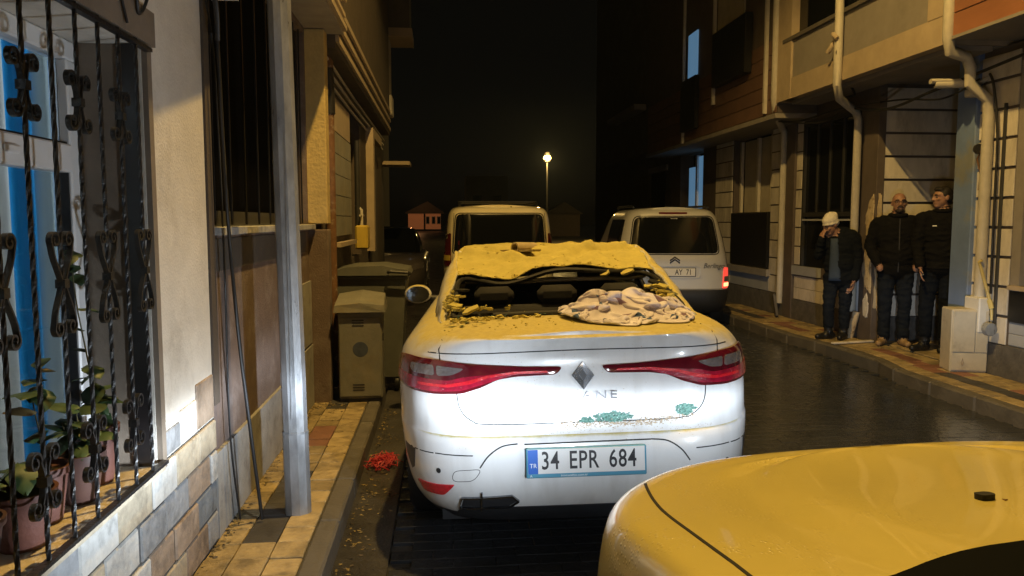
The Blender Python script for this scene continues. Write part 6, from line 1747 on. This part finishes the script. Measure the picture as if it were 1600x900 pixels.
obj('barrel', half_pipe(.026, .038, -.06, .12, 0, 2 * PI, 20), 'old_tile', rtl, 40)
obj('flange', MB().prism([(-.16, -.03), (.16, -.022), (.165, -.008), (-.15, -.014)], -.05, .02), 'old_tile', rtl)
# plaster rubble along the broken window and on the pillars
rq = random.Random(17)
def chunk(mb, c, s, q=rq):
    pts = []
    for i in range(8):
        pts.append(Vector(((1 if i & 1 else -1) * q.uniform(.5, 1), (1 if i & 2 else -1) * q.uniform(.5, 1), (1 if i & 4 else -1) * q.uniform(.25, .6))) * s)
    rot = Matrix.Rotation(q.uniform(0, 6.28), 3, 'Z') @ Matrix.Rotation(q.uniform(-.4, .4), 3, 'X')
    vs = [Vector(c) + rot @ p for p in pts]
    mb.add(vs, [(0, 2, 3, 1), (4, 5, 7, 6), (0, 1, 5, 4), (1, 3, 7, 5), (3, 2, 6, 7), (2, 0, 4, 6)])
rub = MB()
for i in range(420):
    t = rq.random()
    if t < .42:        # left window corner and sill
        x = -.60 + abs(rq.gauss(0, .22)); y = .64 + rq.gauss(0, .045)
    elif t < .62:      # right corner
        x = .60 - abs(rq.gauss(0, .07)); y = .72 + abs(rq.gauss(0, .14))
    elif t < .80:      # left pillar
        x = -.61 + rq.gauss(0, .02); y = .70 + abs(rq.gauss(0, .14))
    else:
        x = rq.uniform(-.64, .64); y = rq.uniform(.22, .62)
    s = rq.choice((.004, .006, .009, .013, .018)) if t < .8 else rq.uniform(.002, .006)
    z = deck(x, y) if y < .70 and abs(x) < .66 else lerp(1.14, 1.26, min(1, max(0, (y - .68) / .6)))
    chunk(rub, (x, y, z + s * .35), s)
for i in range(160):   # crumbs along the edges of the crushed roof
    x = rq.uniform(-.6, .6); y = rq.choice((1.37 + abs(rq.gauss(0, .02)), rq.uniform(1.4, 2.2), 2.0 + rq.gauss(0, .06)))
    s = rq.uniform(.003, .009)
    chunk(rub, (x, y + .05 * (x / .62) ** 2, roof_z(x, y) + s * .3), s)
ro = obj('plaster_rubble', rub, 'dust'); ro.matrix_world = CM
tag(ro, 'crumbs of fallen plaster along the broken rear window of the dusty car', 'rubble', kind='stuff')
gls = MB()
for i in range(260):
    x = rq.choice((-.58 + abs(rq.gauss(0, .3)), .6 - abs(rq.gauss(0, .1)))); y = .655 + rq.gauss(0, .03)
    if abs(x) > .62: continue
    s = rq.uniform(.003, .008); a = rq.uniform(0, 6.28); z = deck(x, min(.69, y)) + .004 + abs(rq.gauss(0, .006))
    gls.add([(x + s * math.cos(a + k * 2.1), y + s * math.sin(a + k * 2.1), z + s * .5 * rq.uniform(-1, 1)) for k in range(3)], [(0, 1, 2)])
go_ = obj('glass_crumbs', gls, 'glass_crumb'); go_.matrix_world = CM
tag(go_, 'tiny crumbs of window glass along the rear sill of the dusty car', 'glass', kind='stuff')
# flat flakes of glass and dust hanging at the window corners
for i, (x, y, z, s, m_) in enumerate(((-.585, .76, 1.155, .05, 'dust'), (-.575, .92, 1.185, .045, 'dust'), (-.56, 1.05, 1.21, .05, 'black_trim'), (-.50, .66, 1.145, .06, 'dust'), (.57, .88, 1.18, .06, 'dust'), (.585, 1.0, 1.20, .055, 'dust'), (.56, 1.12, 1.215, .05, 'black_trim'), (.55, .78, 1.16, .05, 'dust'), (-.42, .655, 1.148, .04, 'dust'), (.44, 1.34, 1.265, .05, 'dust'), (.30, 1.345, 1.262, .04, 'dust'))):
    n_ = 9
    poly = [(s * rq.uniform(.6, 1.1) * math.cos(k * 2 * PI / n_), s * rq.uniform(.5, .9) * math.sin(k * 2 * PI / n_)) for k in range(n_)]
    fl_ = obj('plaster_flake', MB().prism(poly, -.006, .006, axis='z'), m_)
    fl_.matrix_world = CM @ Matrix.Translation((x, y, z + .012)) @ Matrix.Rotation(rq.uniform(-.3, .5), 4, 'X') @ Matrix.Rotation(rq.uniform(-.4, .4), 4, 'Y')
    sd_ = 'upper edge' if y > 1.3 else ('left side' if x < 0 else 'right side')
    tag(fl_, 'flat %s flake caught on the %s of the broken rear window frame' % ('dark' if m_ == 'black_trim' else 'yellowish', sd_), 'rubble', 'flakes on the window frame')
# leaves on the boot lid
for i in range(34):
    if i < 22: x, y = -.52 + rq.gauss(0, .09), .50 + rq.gauss(0, .07)
    else: x, y = .48 + rq.gauss(0, .07), .42 + rq.gauss(0, .05)
    y = min(.63, max(.2, y))
    s = rq.uniform(.35, .75) * (1 if i < 22 else 1.25)
    l_ = link('fallen_leaf', leaf_a if rq.random() < .6 else leaf_b)
    l_.matrix_world = CM @ Matrix.Translation((x, y, deck(x, y) + .006)) @ Matrix.Rotation(rq.uniform(0, 6.28), 4, 'Z') @ Matrix.Rotation(.12, 4, 'X') @ Matrix.Diagonal((s * .55, s, s * .3, 1))
    tag(l_, 'small dark leaf lying on the left half of the dusty boot lid' if i < 22 else 'narrow green leaf lying on the boot lid beside the blanket', 'leaf', 'leaves on the left of the boot lid' if i < 22 else 'leaves beside the blanket')
# shattered glass clinging to the boot seam, and dust caught in it
def on_boot(x, z): return bv.ray_cast(Vector((x, -5, z)), Vector((0, 1, 0)))[0]
for (x, z, w_, h_, n_, lb) in ((.13, .722, .085, .020, 240, 'large greenish clump of shattered glass on the boot seam'), (.015, .713, .03, .011, 70, 'smallest greenish clump of shattered glass on the boot seam'), (.462, .742, .045, .024, 150, 'rightmost clump of shattered glass under the right tail light')):
    cl = MB()
    for i in range(n_):
        a = rq.uniform(0, 6.28); r_ = rq.random() ** .6
        px_, pz_ = x + w_ * r_ * math.cos(a) + rq.gauss(0, .004), z + h_ * r_ * math.sin(a) + abs(rq.gauss(0, .003))
        chunk(cl, on_boot(px_, pz_) + Vector((0, -rq.uniform(.001, .007), 0)), rq.uniform(.003, .008))
    o = obj('glass_clump', cl, 'glass_crumb'); o.matrix_world = CM
    tag(o, lb, 'glass')
dl_ = MB()
for i in range(900):
    x = rq.uniform(-.10, .50); zc = .706 + .012 * smooth01((x - .2) / .3) + .012 * math.exp(-((x - .47) / .05) ** 2)
    z = zc + rq.gauss(-.010, .009)
    chunk(dl_, on_boot(x, z) + Vector((0, -.0005, 0)), rq.uniform(.001, .0042))
for i in range(500):
    x = rq.uniform(-.6, .6); z = rq.uniform(.6, 1.05) if i % 3 else .664 + rq.gauss(0, .004)
    chunk(dl_, on_boot(x, z) + Vector((0, -.0003, 0)), rq.uniform(.0006, .0022))
do_ = obj('seam_dust', dl_, 'dust_beige'); do_.matrix_world = CM
tag(do_, 'beige plaster grit stuck along the boot seam of the dusty car', 'grit', kind='stuff')

# ------------------------------------------------------------------ damp night air
hz = bpy.data.materials.new('haze'); hz.use_nodes = True
nt = hz.node_tree; nt.nodes.remove(nt.nodes['Principled BSDF'])
pv_ = nt.nodes.new('ShaderNodeVolumePrincipled'); pv_.inputs['Density'].default_value = .0006; pv_.inputs['Color'].default_value = (.7, .85, 1, 1); pv_.inputs['Anisotropy'].default_value = .35
nt.links.new(pv_.outputs[0], nt.nodes['Material Output'].inputs['Volume'])
M['haze'] = hz
tag(obj('haze', MB().box(-40, -30, -1.05, 60, 140, 10), 'haze'), kind='stuff')
